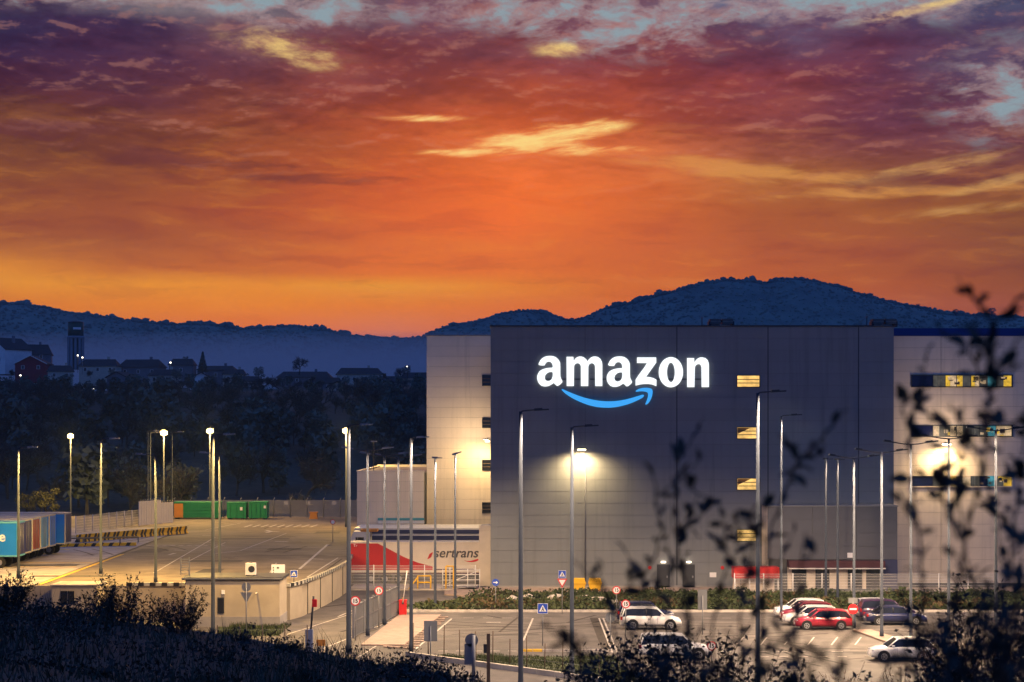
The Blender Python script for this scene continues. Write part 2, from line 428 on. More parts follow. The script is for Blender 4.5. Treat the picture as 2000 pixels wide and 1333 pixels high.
green_m   = mat('green skip', (0.012,0.22,0.075), 0.5, var=0.15, scale=1.5)
bluetr    = mat('blue trailer skin', (0.010,0.17,0.60), 0.42, var=0.10, scale=0.6)
navytr    = mat('navy trailer skin', (0.012,0.02,0.12), 0.45, var=0.1)
whitetr   = mat('white trailer skin', (0.62,0.54,0.42), 0.5, var=0.08)
tan_m     = mat('weathered white', (0.40,0.38,0.31), 0.6, var=0.15)
yellow_m  = mat('yellow plastic', (0.62,0.36,0.012), 0.5, var=0.1)
orange_m  = mat('orange board', (0.55,0.22,0.03), 0.6, var=0.1)
glassdark = mat('dark glass', (0.012,0.014,0.02), 0.08, var=0, spec=0.6)
maroon    = mat('maroon canopy', (0.06,0.012,0.018), 0.6, var=0.1)
tyre_m    = mat('tyre', (0.012,0.012,0.012), 0.85, var=0)
rim_m     = mat('alloy rim', (0.45,0.46,0.48), 0.3, metal=0.8, var=0)
lamp_red  = mat('tail lamp', (0.35,0.01,0.01), 0.2, var=0)
lamp_clear= mat('head lamp', (0.55,0.57,0.6), 0.12, var=0)
bark      = mat('bark', (0.030,0.024,0.018), 0.95, var=0.4, scale=6)
twig_m    = mat('twig', (0.050,0.040,0.030), 0.9, var=0.4, scale=6)
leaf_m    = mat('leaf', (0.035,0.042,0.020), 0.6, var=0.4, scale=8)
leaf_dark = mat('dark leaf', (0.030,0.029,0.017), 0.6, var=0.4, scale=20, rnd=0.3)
hedge_m   = mat('hedge leaf', (0.042,0.056,0.016), 0.8, var=0.5, scale=2.5)
hedge_o   = mat('hedge leaf rust', (0.075,0.050,0.018), 0.8, var=0.4, scale=2.5)
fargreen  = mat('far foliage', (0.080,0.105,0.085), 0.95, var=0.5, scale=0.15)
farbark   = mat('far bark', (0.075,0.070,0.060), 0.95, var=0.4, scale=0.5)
rock_m    = mat('pale boulder', (0.42,0.38,0.32), 0.9, var=0.2, scale=2, bump=0.4)
roof_dk   = mat('dark tiles', (0.035,0.028,0.030), 0.85, var=0.2)
h_white   = mat('white render', (0.72,0.70,0.70), 0.85, var=0.1)
h_cream   = mat('cream render', (0.46,0.42,0.35), 0.85, var=0.12)
h_red     = mat('red render', (0.20,0.022,0.032), 0.85, var=0.12)
h_grey    = mat('grey render', (0.16,0.16,0.18), 0.85, var=0.12)
tower_g   = mat('tower green', (0.016,0.055,0.030), 0.6, var=0.15, scale=0.2)
tower_w   = mat('tower concrete', (0.20,0.24,0.29), 0.8, var=0.15, scale=0.3)
def emat(name, col, power): return mat(name, (0.01,0.01,0.01), 0.5, var=0, emit=col, power=power)
glow_w    = emat('sign glow white', (0.93,0.98,1.0), 1.25)
glow_b    = emat('sign glow blue', (0.055,0.42,1.0), 0.95)
glow_win  = emat('window glow', (1.0,0.60,0.17), 0.95)
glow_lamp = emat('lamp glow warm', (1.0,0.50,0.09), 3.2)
glow_halo = emat('added lamp halo', (1.0,0.36,0.05), 0.75)
glow_led  = emat('lamp glow white', (1.0,0.82,0.6), 9.0)
glow_far  = emat('far lamp glow', (1.0,0.9,0.75), 6.0)
glow_wall = emat('wall lamp glow', (1.0,0.80,0.48), 25.0)
pane_y = emat('pane yellow', (1.0,0.60,0.05), 0.62); pane_c = emat('pane cream', (0.9,0.62,0.34), 0.62)
pane_t = emat('pane teal', (0.10,0.42,0.50), 0.55); pane_k = emat('pane dim', (0.16,0.15,0.12), 0.35)
pane_n = mat('pane navy', (0.008,0.012,0.05), 0.12, var=0)

def uneven(m, sc_):                 # rooms are never evenly lit
    nt = m.node_tree; S.tree = nt; b = nt.nodes['Principled BSDF']; pw = b.inputs['Emission Strength'].default_value
    g = nt.nodes.new('ShaderNodeNewGeometry'); n = fbm(S(g.outputs['Position']), sc_, 4, 0.6)
    nt.links.new((ss(n, .30, .70)*(pw*.8)+pw*.7).s, b.inputs['Emission Strength'])
uneven(glow_win, .9)
for m_ in (pane_y, pane_c, pane_t, pane_k): uneven(m_, 2.2)
def stripe_mat():
    m = bpy.data.materials.new('hazard stripes'); m.use_nodes = True; nt = m.node_tree; S.tree = nt
    tcn = nt.nodes.new('ShaderNodeTexCoord'); sp = nt.nodes.new('ShaderNodeSeparateXYZ'); nt.links.new(tcn.outputs['Object'], sp.inputs[0])
    u = S(sp.outputs[0]) + S(sp.outputs[2])*-0.6
    f = S.m('FRACT', u*0.95)
    g = nt.nodes.new('ShaderNodeNewGeometry'); dirt = fbm(S(g.outputs['Position']), 2.0, 5, 0.65)
    k = ss(f, 0.38, 0.42)
    c = mixc(k, (0.02,0.018,0.016), (0.78,0.46,0.02)); c = mixc(ss(dirt, 0.5, 0.72)*0.35, c, (0.16,0.13,0.09))
    nt.links.new(c.s, nt.nodes['Principled BSDF'].inputs['Base Color']); nt.nodes['Principled BSDF'].inputs['Roughness'].default_value = 0.75
    return m
stripes = stripe_mat()
def meshwire(name, col, a):
    return mat(name, col, 0.6, var=0.1, alpha=a)
mesh_grey = meshwire('grey mesh', (0.30,0.30,0.31), 0.55)
mesh_white= meshwire('white mesh', (0.6,0.58,0.55), 0.16)

# ------------------------------------------------------------------ the land
crest_x = [-900,-300,0,200,400,560,700,800,900,1100,1400,2000,2600]
crest_y = [1150,1172,1188,1210,1236,1262,1288,1310,1345,1420,1480,1500,1500]
CREST = 50.0
def wob(x, y, s, seed=0.0):
    return (np.sin(x*s+seed)+np.sin(y*s*1.27+seed*2.1+1.3)+np.sin((x*0.6-y*0.8)*s*1.9+seed*.7)*0.6+np.sin((x+y*0.5)*s*3.3+seed)*0.35)/2.9
def land(X, Y):
    X = np.asarray(X, float); Y = np.asarray(Y, float)
    px_ = 1000+X/CREST*FPX
    zc = EYE-(np.interp(px_, crest_x, crest_y)-HOR)*CREST/FPX
    t = np.clip(Y/CREST, -0.6, 1)
    z = 12.9+(zc-12.9)*t
    fall = np.clip((Y-CREST)/np.maximum(zc*2.4, 4.0), 0, 1); fall = fall*fall*(3-2*fall)
    z = z*(1-fall)
    z = z+wob(X, Y, 0.35)*0.14*(Y < 70)*(1-fall)*np.clip(Y/15, 0, 1)
    tt = np.clip((Y-262)/(650-262), 0, 1)
    up = 31*tt**0.9*(1+0.10*wob(X, Y, 0.013, 2))+ (tt > 0)*wob(X, Y, 0.05, 1)*1.2
    dn = np.clip((Y-860)/500, 0, 1); dn = dn*dn*(3-2*dn)
    return z+up*(1-dn)-4*dn
def grid_mesh(name, ts, ys, xf, zf, m):
    T, Yg = np.meshgrid(ts, ys); Xg = xf(T, Yg); Z = zf(Xg, Yg)
    v = np.stack([Xg, Yg, Z], -1).reshape(-1, 3); n = len(ts); k = len(ys)
    i = np.arange((k-1)*n).reshape(k-1, n)[:, :-1].ravel()
    return np_mesh(name, v, np.stack([i, i+1, i+n+1, i+n], 1), m, smooth=True)
ys = np.concatenate([np.linspace(-60,-2,12), np.linspace(0,90,91), np.linspace(94,258,42), np.linspace(262,880,90), np.linspace(900,1500,16), [1800,2280]])
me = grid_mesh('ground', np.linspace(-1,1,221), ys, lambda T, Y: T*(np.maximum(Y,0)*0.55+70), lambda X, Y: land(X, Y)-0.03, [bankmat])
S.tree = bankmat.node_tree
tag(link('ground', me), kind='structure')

def asph(name, pts, z, m): return tag(MB().ngon([(p[0], p[1], z) for p in pts], 0).build(name, m), kind='structure')
asph('car_park', [(-62,104),(75,104),(75,185),(-62,185)], 0.0, asphalt)
YZ = 2.6
ret = [(-90,139.5),(-30,139.5),(-19.5,139.2),(-17.2,138.9),(-16.6,141.5),(-16.1,146),(-15.6,152),(-15.2,158),(-15.0,164),(-15.6,176),(-17.4,188),(-17.8,197)]
yard_poly = ret+[(-17.8,232),(-22.0,256),(-110,256)]
tag(MB().ngon([(x, y, YZ) for x, y in yard_poly]).build('truck_yard', asph_yard), kind='structure')
# lighter concrete apron on the trailer side of the yard
ap = [P(60,1146,YZ), P(366,1031,YZ), P(140,1031,YZ), P(-160,1040,YZ), P(-330,1144,YZ)]
asph('concrete_apron', ap, YZ+0.006, concrete)

def strips(name, items, z, m):
    mb = MB()
    for a, b, w in items:
        a = Vector((a[0], a[1], 0)); b = Vector((b[0], b[1], 0)); t = (b-a).normalized(); n = Vector((-t.y, t.x, 0))*w/2
        q = [a-n, b-n, b+n, a+n]
        if (q[1]-q[0]).cross(q[2]-q[1]).z < 0: q.reverse()
        mb.ngon([(p.x, p.y, z) for p in q])
    return tag(mb.build(name, m), kind='structure')
L = []
for i in range(10): L.append((P(285+i*16,1066,YZ), P(294+i*16,1066.3,YZ), .35))
for i in range(9): L.append((P(478+i*16,1030,YZ), P(492+i*16,1025.5,YZ), .3))
for a, b, w in (((516,1038),(545,1039.5),.5),((520,1036),(530,1038.5),.4),((520,1041),(530,1038.8),.4),((340,1075),(366,1075.5),.35),((330,1084),(342,1081),.35),((536,1058),(562,1058.5),.5),
                ((420,1082),(470,1076),.2),((470,1076),(560,1042),.14),((440,1070),(620,1070.5),.16),((300,1120),(420,1050),.14),((395,1046),(412,1046.3),.4),((370,1096),(440,1060),.12),
                ((400,1036),(470,1022),.14),((470,1020),(560,1019),.25),((585,1112),(640,1064),.25),((605,1092),(632,1093),.3),((600,1128),(660,1090),.14),((500,1160),(540,1100),.12)):
    L.append((P(*a,YZ), P(*b,YZ), w))
strips('yard_markings', L, YZ+0.012, paint_w)
strips('yard_joints', [(P(80,1143,YZ),P(366,1032,YZ),.25),(P(330,1112,YZ),P(640,1112,YZ),.25),(P(480,1086,YZ),P(640,1086,YZ),.2),(P(600,1140,YZ),P(668,1092,YZ),.14)], YZ+0.009, soil)
strips('apron_markings', [(P(75,1143,YZ),P(240,1083,YZ),.35),(P(-100,1094,YZ),P(35,1094,YZ),.3),(P(-100,1100,YZ),P(180,1100,YZ),.5),(P(30,1072,YZ),P(135,1074,YZ),.6),(P(-100,1108,YZ),P(150,1108,YZ),.4)], YZ+0.014, paint_y)
L = []
for a, b, w in (((882,1209),(812,1268),.14),((1041,1208),(1022,1252),.13),((950,1216),(978,1216),.3),((1170,1208),(1196,1275),.12),((1178,1208),(1206,1275),.12),((780,1205),(760,1212),.1)): L.append((P(*a),P(*b),w))
for i in range(8): L.append((P(856+i*34,1272),P(874+i*34,1272),.16))
for i in range(7): L.append((P(1408+i*36,1273),P(1430+i*36,1273),.16))
for i in range(7): L.append((P(1408+i*38,1283),P(1426+i*38,1283),.16))
for i in range(9): L.append((P(1170+i*40,1208),P(1188+i*40,1208),.12))
for i in range(5): L.append((P(905+i*38,1207.5),P(925+i*38,1207.5),.12))
for i in range(6): L.append((P(1440+i*46,1260),P(1452+i*46,1245),.1))
L += [(P(1400,1258),P(1445,1258),.12),(P(560,1240),P(700,1195),.12),(P(575,1290),P(760,1215),.12),(P(690,1290),P(735,1262),.12),(P(660,1205),P(790,1150),.12),(P(810,1185),P(835,1185),.1),(P(800,1180),P(826,1180),.1)]
strips('car_park_markings', L, 0.008, paint_w)
strips('car_park_repairs', [(P(815,1223),P(1010,1224),.18),(P(1012,1206),P(975,1235),.2),(P(1100,1224),P(1200,1224),.2),(P(1170,1240),P(1560,1236),.2),(P(1163,1207),P(1188,1268),.9),(P(600,1190),P(760,1170),.5),(P(1480,1248),P(1600,1262),.3)], 0.005, soil)

# ------------------------------------------------------------------ hills (far: one wooded mass each)
def hill(name, pts, d, foot, thick, jag, m, seed, label):
    xs_ = np.array([p[0] for p in pts], float); yy = np.array([p[1] for p in pts], float)
    N = 500
    px_ = np.linspace(xs_[0], xs_[-1], N); ry = np.interp(px_, xs_, yy)
    ker = np.hanning(9); ker /= ker.sum(); ry = np.convolve(np.pad(ry, 4, mode='edge'), ker, 'valid')
    X = (px_-1000)*d/FPX; Zr = EYE-(ry-HOR)*d/FPX
    rows = 26; u = np.linspace(0, 1, rows)
    V = []
    for k in u:
        prof = 1-(1-k)**1.6 if False else k**0.85
        Y = d-foot*(1-k)+wob(X, k*900, 0.006, seed)*foot*0.10*(1-k)
        Z = -6+(Zr+6)*prof+wob(X, Y, 0.012, seed)*10*(k*(1-k)*4)*0.5
        V.append(np.stack([X, Y, Z], -1))
    V.append(np.stack([X, np.full(N, d+thick), np.full(N, -10.0)], -1))
    v = np.concatenate(V); k = len(V)
    i = np.arange((k-1)*N).reshape(k-1, N)[:, :-1].ravel()
    h = tag(link(name, np_mesh(name, v, np.stack([i, i+1, i+N+1, i+N], 1), m, smooth=True)), kind='structure')
    # trees that stand up along the crest and over the slope: small tapering crowns
    r = np.random.default_rng(int(seed*10)+3)
    n1 = int((xs_[-1]-xs_[0])*2.4); n2 = 9000
    tx = np.concatenate([r.uniform(xs_[0], xs_[-1], n1), r.uniform(xs_[0], xs_[-1], n2)])
    tk = np.concatenate([r.uniform(0.985, 1.0, n1), r.uniform(0.3, 0.99, n2)])
    clump = (wob(tx, tx*0.3, 0.03, seed)+wob(tx, tx, 0.11, seed+2))*0.8
    h0 = np.concatenate([np.abs(r.normal(0, 1, n1))*jag*0.55*np.clip(.8+.8*clump[:n1],.5,1.6)+jag*0.4, r.uniform(0.5, 1.1, n2)*jag])
    cx = (tx-1000)*d/FPX; zr = np.interp(tx, px_, Zr)
    cy_ = d-foot*(1-tk)+wob(cx, tk*900, 0.006, seed)*foot*0.10*(1-tk)
    cz = -6+(zr+6)*tk**0.85+wob(cx, cy_, 0.012, seed)*10*(tk*(1-tk)*4)*0.5-0.6
    wd = h0*r.uniform(0.4, 0.95, len(h0))
    ang = np.arange(6)*math.pi/3
    rings = [(0.0,0.6),(0.4,1.0),(0.8,0.8)]
    parts = []
    for zz, ww in rings:
        jx = r.uniform(0.6,1.25,(len(tx),6))
        parts.append(np.stack([cx[:,None]+np.cos(ang)*wd[:,None]*ww*jx, cy_[:,None]+np.sin(ang)*wd[:,None]*ww*jx, cz[:,None]+h0[:,None]*zz+0*jx], -1))
    top = np.stack([cx+r.normal(0,.1,len(cx))*wd, cy_, cz+h0], -1)[:, None, :]
    vv = np.concatenate(parts+[top], 1)
    fa = []
    for a in range(2):
        for j in range(6):
            q = (j+1) % 6; fa += [(a*6+j, a*6+q, a*6+6+q), (a*6+j, a*6+6+q, a*6+6+j)]
    for j in range(6): fa.append((12+j, 12+(j+1) % 6, 18))
    fa = np.array(fa); nv = vv.shape[1]
    F = (fa[None]+(np.arange(len(tx))*nv)[:, None, None]).reshape(-1, 3)
    t = link('forest', np_mesh('forest', vv.reshape(-1, 3), F, hilltree), None)
    tag(t, label, 'forest', kind='stuff')
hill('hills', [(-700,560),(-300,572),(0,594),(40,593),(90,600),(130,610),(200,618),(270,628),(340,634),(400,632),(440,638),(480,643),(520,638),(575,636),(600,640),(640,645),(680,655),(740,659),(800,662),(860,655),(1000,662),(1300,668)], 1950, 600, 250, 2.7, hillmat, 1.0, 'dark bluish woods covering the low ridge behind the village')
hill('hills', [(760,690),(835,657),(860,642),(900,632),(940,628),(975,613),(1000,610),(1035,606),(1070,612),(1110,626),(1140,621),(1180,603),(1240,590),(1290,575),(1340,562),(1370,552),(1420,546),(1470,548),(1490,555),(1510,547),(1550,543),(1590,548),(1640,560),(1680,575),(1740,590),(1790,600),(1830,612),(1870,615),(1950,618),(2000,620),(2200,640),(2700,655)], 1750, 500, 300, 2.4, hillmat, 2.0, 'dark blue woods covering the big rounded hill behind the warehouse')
r = np.random.default_rng(77)
def tracks(name, n, x0, x1, y0, y1, z, m, seed, inside):
    r = np.random.default_rng(seed); mb = MB()
    for _ in range(n):
        x, y = r.uniform(x0, x1), r.uniform(y0, y1); a = r.uniform(-.5,.5)+(math.pi/2 if r.uniform() < .35 else 0); cv_ = r.uniform(-.05,.05); st = 1.2
        for off in (-.95,.95):
            P_ = []; xx, yy, aa = x-math.sin(a)*off, y+math.cos(a)*off, a
            for i in range(9):
                P_.append((xx,yy,aa)); xx += math.cos(aa)*st; yy += math.sin(aa)*st; aa += cv_
            for (ax_,ay_,aa_), (bx2,by2,ba_) in zip(P_[:-1], P_[1:]):
                if not (inside(ax_,ay_) and inside(bx2,by2)): continue
                w = .13
                q = [(ax_+math.sin(aa_)*w,ay_-math.cos(aa_)*w,z),(bx2+math.sin(ba_)*w,by2-math.cos(ba_)*w,z),(bx2-math.sin(ba_)*w,by2+math.cos(ba_)*w,z),(ax_-math.sin(aa_)*w,ay_+math.cos(aa_)*w,z)]
                mb.ngon(q)
    return tag(mb.build(name, m), kind='structure')
rubber = mat('tyre rubber marks', (0.045,0.038,0.032), .8, var=.4, scale=1.5, alpha=.5)
tracks('yard_tyre_marks', 34, -62, -22, 150, 240, YZ+.010, rubber, 5, lambda x, y: x < -20 and 142 < y < 248)
tracks('car_park_tyre_marks', 30, -8, 44, 108, 142, .0065, rubber, 6, lambda x, y: 107 < y < 143 and x > -5-(y-107)*.05)
tracks('access_tyre_marks', 10, -14, -4, 120, 160, .0065, rubber, 8, lambda x, y: -14 < x < -9.8 and 118 < y < 164)
tar = mat('tar patch', (0.055,0.05,0.046), .85, var=.35, scale=1.2)
def patches(name, items, z):
    mb = MB()
    for x, y, w, d_ in items: mb.ngon([(x,y,z),(x+w,y+.05*w,z),(x+w-.1,y+d_,z),(x+.05,y+d_-.08,z)])
    return tag(mb.build(name, tar), kind='structure')
patches('yard_patches', [(-45,160,6,2.2),(-38,178,3,6),(-30,165,5,3),(-33,200,8,2.5),(-27,150,2,7),(-52,205,5,3),(-25,182,3.5,3),(-40,148,7,1.6),(-23.5,212,3,4)], YZ+.007)
patches('car_park_patches', [(2,116,4,2.5),(-3,128,5,1.6),(9,133,3,4),(20,117,6,2),(26,128,4,2.5),(33,112,5,3),(14,108.5,4,2)], .004)

# ------------------------------------------------------------------ the warehouse
ware = empty('warehouse', (16,167,0), 0, 'huge grey and cream panelled warehouse with annex and side wings', 'warehouse')
def put(o, parent):                       # keep world placement under a parent that stands elsewhere
    o.parent = parent; o.matrix_parent_inverse = Matrix.Translation(parent.location).inverted(); return o
PANEL_CACHE = {}
def panel_wall(x0, x1, yf, z0, z1, cols, rows, m, gap=0.014, th=0.07, axis='x', parent=ware):
    zs = np.linspace(z0, z1, rows+1)
    for a, b in zip(cols[:-1], cols[1:]):
        for k in range(rows):
            w, h = b-a-gap*2.2, zs[k+1]-zs[k]-gap
            key = (round(w,3), round(h,3), m.name, axis)
            if key not in PANEL_CACHE:
                mb = MB(); e = 0.012
                if axis == 'x':
                    mb.box(-w/2, w/2, -th+e, 0, -h/2, h/2); mb.box(-w/2+e, w/2-e, -th, -th+e+.001, -h/2+e, h/2-e)
                else:
                    mb.box(-th+e, 0, -w/2, w/2, -h/2, h/2); mb.box(-th, -th+e+.001, -w/2+e, w/2-e, -h/2+e, h/2-e)
                PANEL_CACHE[key] = mb.mesh('panel', m)
            c = (a+b)/2; zc = (zs[k]+zs[k+1])/2
            o = link('panel', PANEL_CACHE[key], None, (c, yf, zc) if axis == 'x' else (yf, c, zc)); put(o, parent)
def part(name, mb, mats, parent=ware): return put(mb.build(name, mats), parent)
def sub(o, parent):
    o.parent = parent; o.matrix_parent_inverse = (parent.matrix_parent_inverse.inverted() if False else Matrix.Identity(4)); return o
YM = 167.0; sM = FPX/YM
mx = lambda x: (x-1000)/sM
mz = lambda y: EYE-(y-HOR)/sM
MX0, MX1, MT = mx(958), mx(1746), mz(637)
part('wall', MB().box(MX0+.08, MX1-.08, YM+.08, YM+60, 0, MT-.06), core_m)
panel_wall(MX0, MX1, YM+.08, .25, MT-.05, [MX0, mx(1143), mx(1322), mx(1500), mx(1677), MX1], 22, panel_g)
panel_wall(0, 0, MX0+.08, .25, MT-.05, [YM+.02, YM+10.3, YM+20.6, YM+31], 22, panel_g, axis='y')
part('plinth', MB().box(MX0-.02, MX1+.02, YM-.06, YM+.3, 0, .26), greyband)
part('parapet_cap', MB().box(MX0-.06, MX1+.06, YM-.1, YM+.5, MT-.045, MT+.06).box(MX0-.06, MX0+.5, YM+.5, YM+60, MT-.045, MT+.06), darkmetal)
part('downpipe', MB().tube([(mx(1143),YM-.1,0.3),(mx(1143),YM-.1,mz(905))], .05, 8), panel_a)
for sx in (1322, 1500, 1677):
    part('joint_cover', MB().box(mx(sx)-.045, mx(sx)+.045, YM-.005, YM+.02, .3, MT-.1), darkmetal)
# right wing
YR = 170.0; sR = FPX/YR; rx = lambda x: (x-1000)/sR; rz = lambda y: EYE-(y-HOR)/sR
RT = rz(655.5); RX1 = rx(2260)
part('wall', MB().box(MX1-.3, RX1, YR+.08, YR+58, 0, RT-.06), core_m)
panel_wall(0, 0, YR+.08, .25, RT-.05, [MX1+.02, rx(1838), rx(2010), rx(2130), RX1], 21, panel_c)
part('parapet_cap', MB().box(MX1, RX1, YR-.08, YR+.5, RT-.045, RT+.05), navy_m)
part('roof_house', MB().box(MX1+.02, RX1, YR+6, YR+40, RT-1, EYE+(HOR-641.5)*(YR+6)/FPX), navy_m)
# left wing and the low dock block
YL = 200.0; sL = FPX/YL; lx = lambda x: (x-1000)/sL; lz = lambda y: EYE-(y-HOR)/sL
LT = lz(655.5)
part('wall', MB().box(lx(833)+.08, MX0+3, YL+.08, YL+28, 0, LT-.06), core_m)
panel_wall(0, 0, YL+.08, .25, LT-.05, [lx(833), lx(833)+7.35], 22, panel_c)
panel_wall(0, 0, lx(833)+.08, .25, LT-.05, [YL+.02, YL+9, YL+18, YL+28], 22, panel_c, axis='y')
part('parapet_cap', MB().box(lx(833)-.06, MX0+.07, YL-.08, YL+.4, LT-.045, LT+.05), greyband)
YD = 197.0; dX0, dT = (697-1000)*YD/FPX, EYE-(921-HOR)*YD/FPX
part('wall', MB().box(dX0+.08, lx(833)-.1, YD+.08, YD+31, 0, dT-.25), core_m)
panel_wall(0, 0, YD+.08, .2, dT, [dX0, lx(833)-.12], 9, panel_c)
panel_wall(0, 0, dX0+.08, .2, dT, [YD+.02, YD+10, YD+20, YD+31], 9, panel_c, axis='y')
part('flat_roof', MB().box(dX0, lx(833)-.1, YD+.05, YD+31, dT-.24, dT-.1), panel_a)
part('parapet_cap', MB().box(dX0-.05, lx(833)-.1, YD-.05, YD+.2, dT+.0, dT+.07).box(dX0-.05, dX0+.2, YD+.2, YD+31, dT, dT+.07).box(dX0-.05, lx(833)-.1, YD+30.8, YD+31.1, dT-.2, dT+.2), white_m)
part('wall_band', MB().box(lx(742), lx(833)-.1, YD-.12, YD-.01, 4.55, 4.85), white_m)
part('wall_band', MB().box(lx(742), lx(833)-.1, YD-.13, YD-.01, 4.9, 5.15), mat('teal band', (0.05,0.26,0.30), .5, var=0))
# loading dock canopy with two navy bands
cX0, cX1 = (692-1000)*189/FPX, (944-1000)*189/FPX
part('dock_canopy', MB().box(cX0, cX1, 189.05, 196.9, 3.15, 4.45), white_m)
for z0, z1 in ((3.22,3.66),(3.88,4.28)): part('canopy_band', MB().box(cX0-.01, cX1, 189.0, 189.06, z0, z1), navy_band)
part('dock_wall', MB().box(cX0+.3, cX1, 193, 196.8, 0, 3.15), panel_c)
for i in range(4):
    part('dock_door', MB().box(cX0+1+i*3.3, cX0+3.6+i*3.3, 192.9, 193.05, .9, 3.0), white_m)
part('dock_shelter', MB().box(mx(936)-.06, MX0-.03, 169.6, 176, 0, 5.25), whitetr)
part('shelter_hood', MB().slab([(mx(936)-.06,169.6),(MX0-.03,169.6),(MX0-.03,172),(mx(936)+.5,172)], 5.26, 5.75), whitetr)
# entrance annex
YA = 163.0; sA = FPX/YA; ax = lambda x: (x-1000)/sA; az_ = lambda y: EYE-(y-HOR)/sA
A0, A1, AT = ax(1499), ax(1753), az_(990)
part('annex_wall', MB().box(A0+.08, A1-.08, YA+.08, YM-.15, 0, AT-.05), core_m)
panel_wall(0, 0, YA+.08, 3.0, AT, [A0, A0+4.1, A0+8.1, A1], 4, panel_a)
panel_wall(0, 0, A0+.08, .2, AT, [YA+.02, YM-.12], 7, panel_c, axis='y')
part('annex_cap', MB().box(A0-.05, A1+.05, YA-.07, YM-.13, AT+.005, AT+.1), steel)
part('annex_pier', MB().box(ax(1722), A1, YA, YA+.3, 0, 2.98), navy_band)
part('entrance_canopy', MB().box(ax(1537), ax(1723), YA-1.4, YA-.02, 2.33, 2.95), maroon)
part('canopy_fascia', MB().box(ax(1537)-.02, ax(1723)+.02, YA-1.45, YA-1.41, 2.22, 2.32), white_m)
for x0, x1 in ((1538,1546),(1575,1592),(1620,1655),(1684,1691)):
    part('pier', MB().box(ax(x0), ax(x1), YA-.15, YA+.06, 0, 2.32), panel_c)
for x0, x1 in ((1546,1575),(1592,1620),(1655,1684),(1691,1722)):
    w = part('shopfront_pane', MB().box(ax(x0)+.03, ax(x1)-.03, YA-.02, YA+.05, .35, 2.3), glassdark)
part('shopfront_sill', MB().box(ax(1538), ax(1722), YA-.3, YA-.16, 0, .33), panel_a)
part('wall_plate', MB().box(ax(1655), ax(1668), YA-.03, YA+.0, 3.15, 3.6), sign_white)
# roof gear
roofgear = lambda: None
def hvac(x0, x1, label):
    o = empty('rooftop_unit', (mx((x0+x1)/2), YM+1.5, MT), 0, label, 'rooftop unit', 'rooftop units')
    w = (x1-x0)/sM
    for s_ in (-1, 1):
        MB().box(s_*w*.25-w*.22, s_*w*.25+w*.22, -.5, .9, .25, .72).build('louvre_box', darkmetal, o)
        for k in range(3): MB().box(s_*w*.25-w*.21, s_*w*.25+w*.21, -.54, -.5, .30+k*.14, .36+k*.14).build('louvre', greyband, o)
        MB().box(s_*w*.47-.12, s_*w*.47+.12, -.4, .8, 0.0, .5).build('leg', darkmetal, o)
    MB().box(-w*.05, w*.05, -.2, .2, .45, .6).build('duct', darkmetal, o)
hvac(1388, 1436, 'dark rooftop ventilation unit above the lit windows, behind the parapet')
hvac(1708, 1757, 'dark rooftop ventilation unit at the parapet end beside the blue roof')
def mast(name, x, y, d, z0, h, label, br=0):
    o = empty(name, ((x-1000)*d/FPX, d, z0), 0, label, 'mast')
    MB().tube([(0,0,0),(0,0,h)], .045, 6).build('pole', darkmetal, o)
    if br: MB().tube([(0,0,h),(-.75,0,h*.45),(-.05,0,.1)], .03, 5).build('brace', steel, o)
    MB().box(-.1,.1,-.1,.1,h,h+.12).build('cap', steel, o)
    return o
mast('antenna', 1371, 0, YM+.8, MT, .75, 'thin upright antenna on the warehouse parapet')
mast('antenna', 1693, 0, YM+.8, MT, .85, 'braced triangular antenna on the warehouse parapet near the blue roof', 1)
cm = mast('camera_mast', 730, 0, YD+.6, dT-.24, 3.5, 'slim pale camera mast on the roof of the low dock block')
MB().box(-.35,.35,-.12,.12,3.45,3.6).build('camera_head', steel, cm)
# windows: main stair windows
def stair_window(xc, yc, diag, dark=False, xf=mx, zf=mz, yw=YM, w=2.05, h=1.02):
    f = part('window', MB().box(xf(xc)-w/2-.06, xf(xc)+w/2+.06, yw-.10, yw-.02, zf(yc)-h/2-.06, zf(yc)-h/2).box(xf(xc)-w/2-.06, xf(xc)+w/2+.06, yw-.10, yw-.02, zf(yc)+h/2, zf(yc)+h/2+.06)
             .box(xf(xc)-w/2-.06, xf(xc)-w/2, yw-.10, yw-.02, zf(yc)-h/2, zf(yc)+h/2).box(xf(xc)+w/2, xf(xc)+w/2+.06, yw-.10, yw-.02, zf(yc)-h/2, zf(yc)+h/2), darkmetal)
    def s(name, mb, m): o = mb.build(name, m); o.parent = f; o.matrix_parent_inverse = Matrix.Identity(4); return o
    s('pane', MB().box(xf(xc)-w/2, xf(xc)+w/2, yw-.03, yw-.015, zf(yc)-h/2, zf(yc)+h/2), glassdark if dark else glow_win)
    for k in (1, 2): s('slat', MB().box(xf(xc)-w/2+.01, xf(xc)+w/2-.01, yw-.07, yw-.035, zf(yc)-h/2+h*k/3-.035, zf(yc)-h/2+h*k/3+.035), brownpost)
    if diag: s('stair_flight', MB().prism([(xf(xc)-w/2+.02, zf(yc)+h*.0-.1), (xf(xc)-w/2+.02, zf(yc)+h/2-.02), (xf(xc)+w*.12, zf(yc)+h/2-.02)], yw-.034, yw-.031), orange_m)
for y, dg in ((745,0),(846,1),(946,1),(1046,0)): stair_window(1461.5, y, dg)
for y in (743.5,826,909,992): stair_window(957, y, 0, True, lx, lz, YL, 1.65, 1.1)
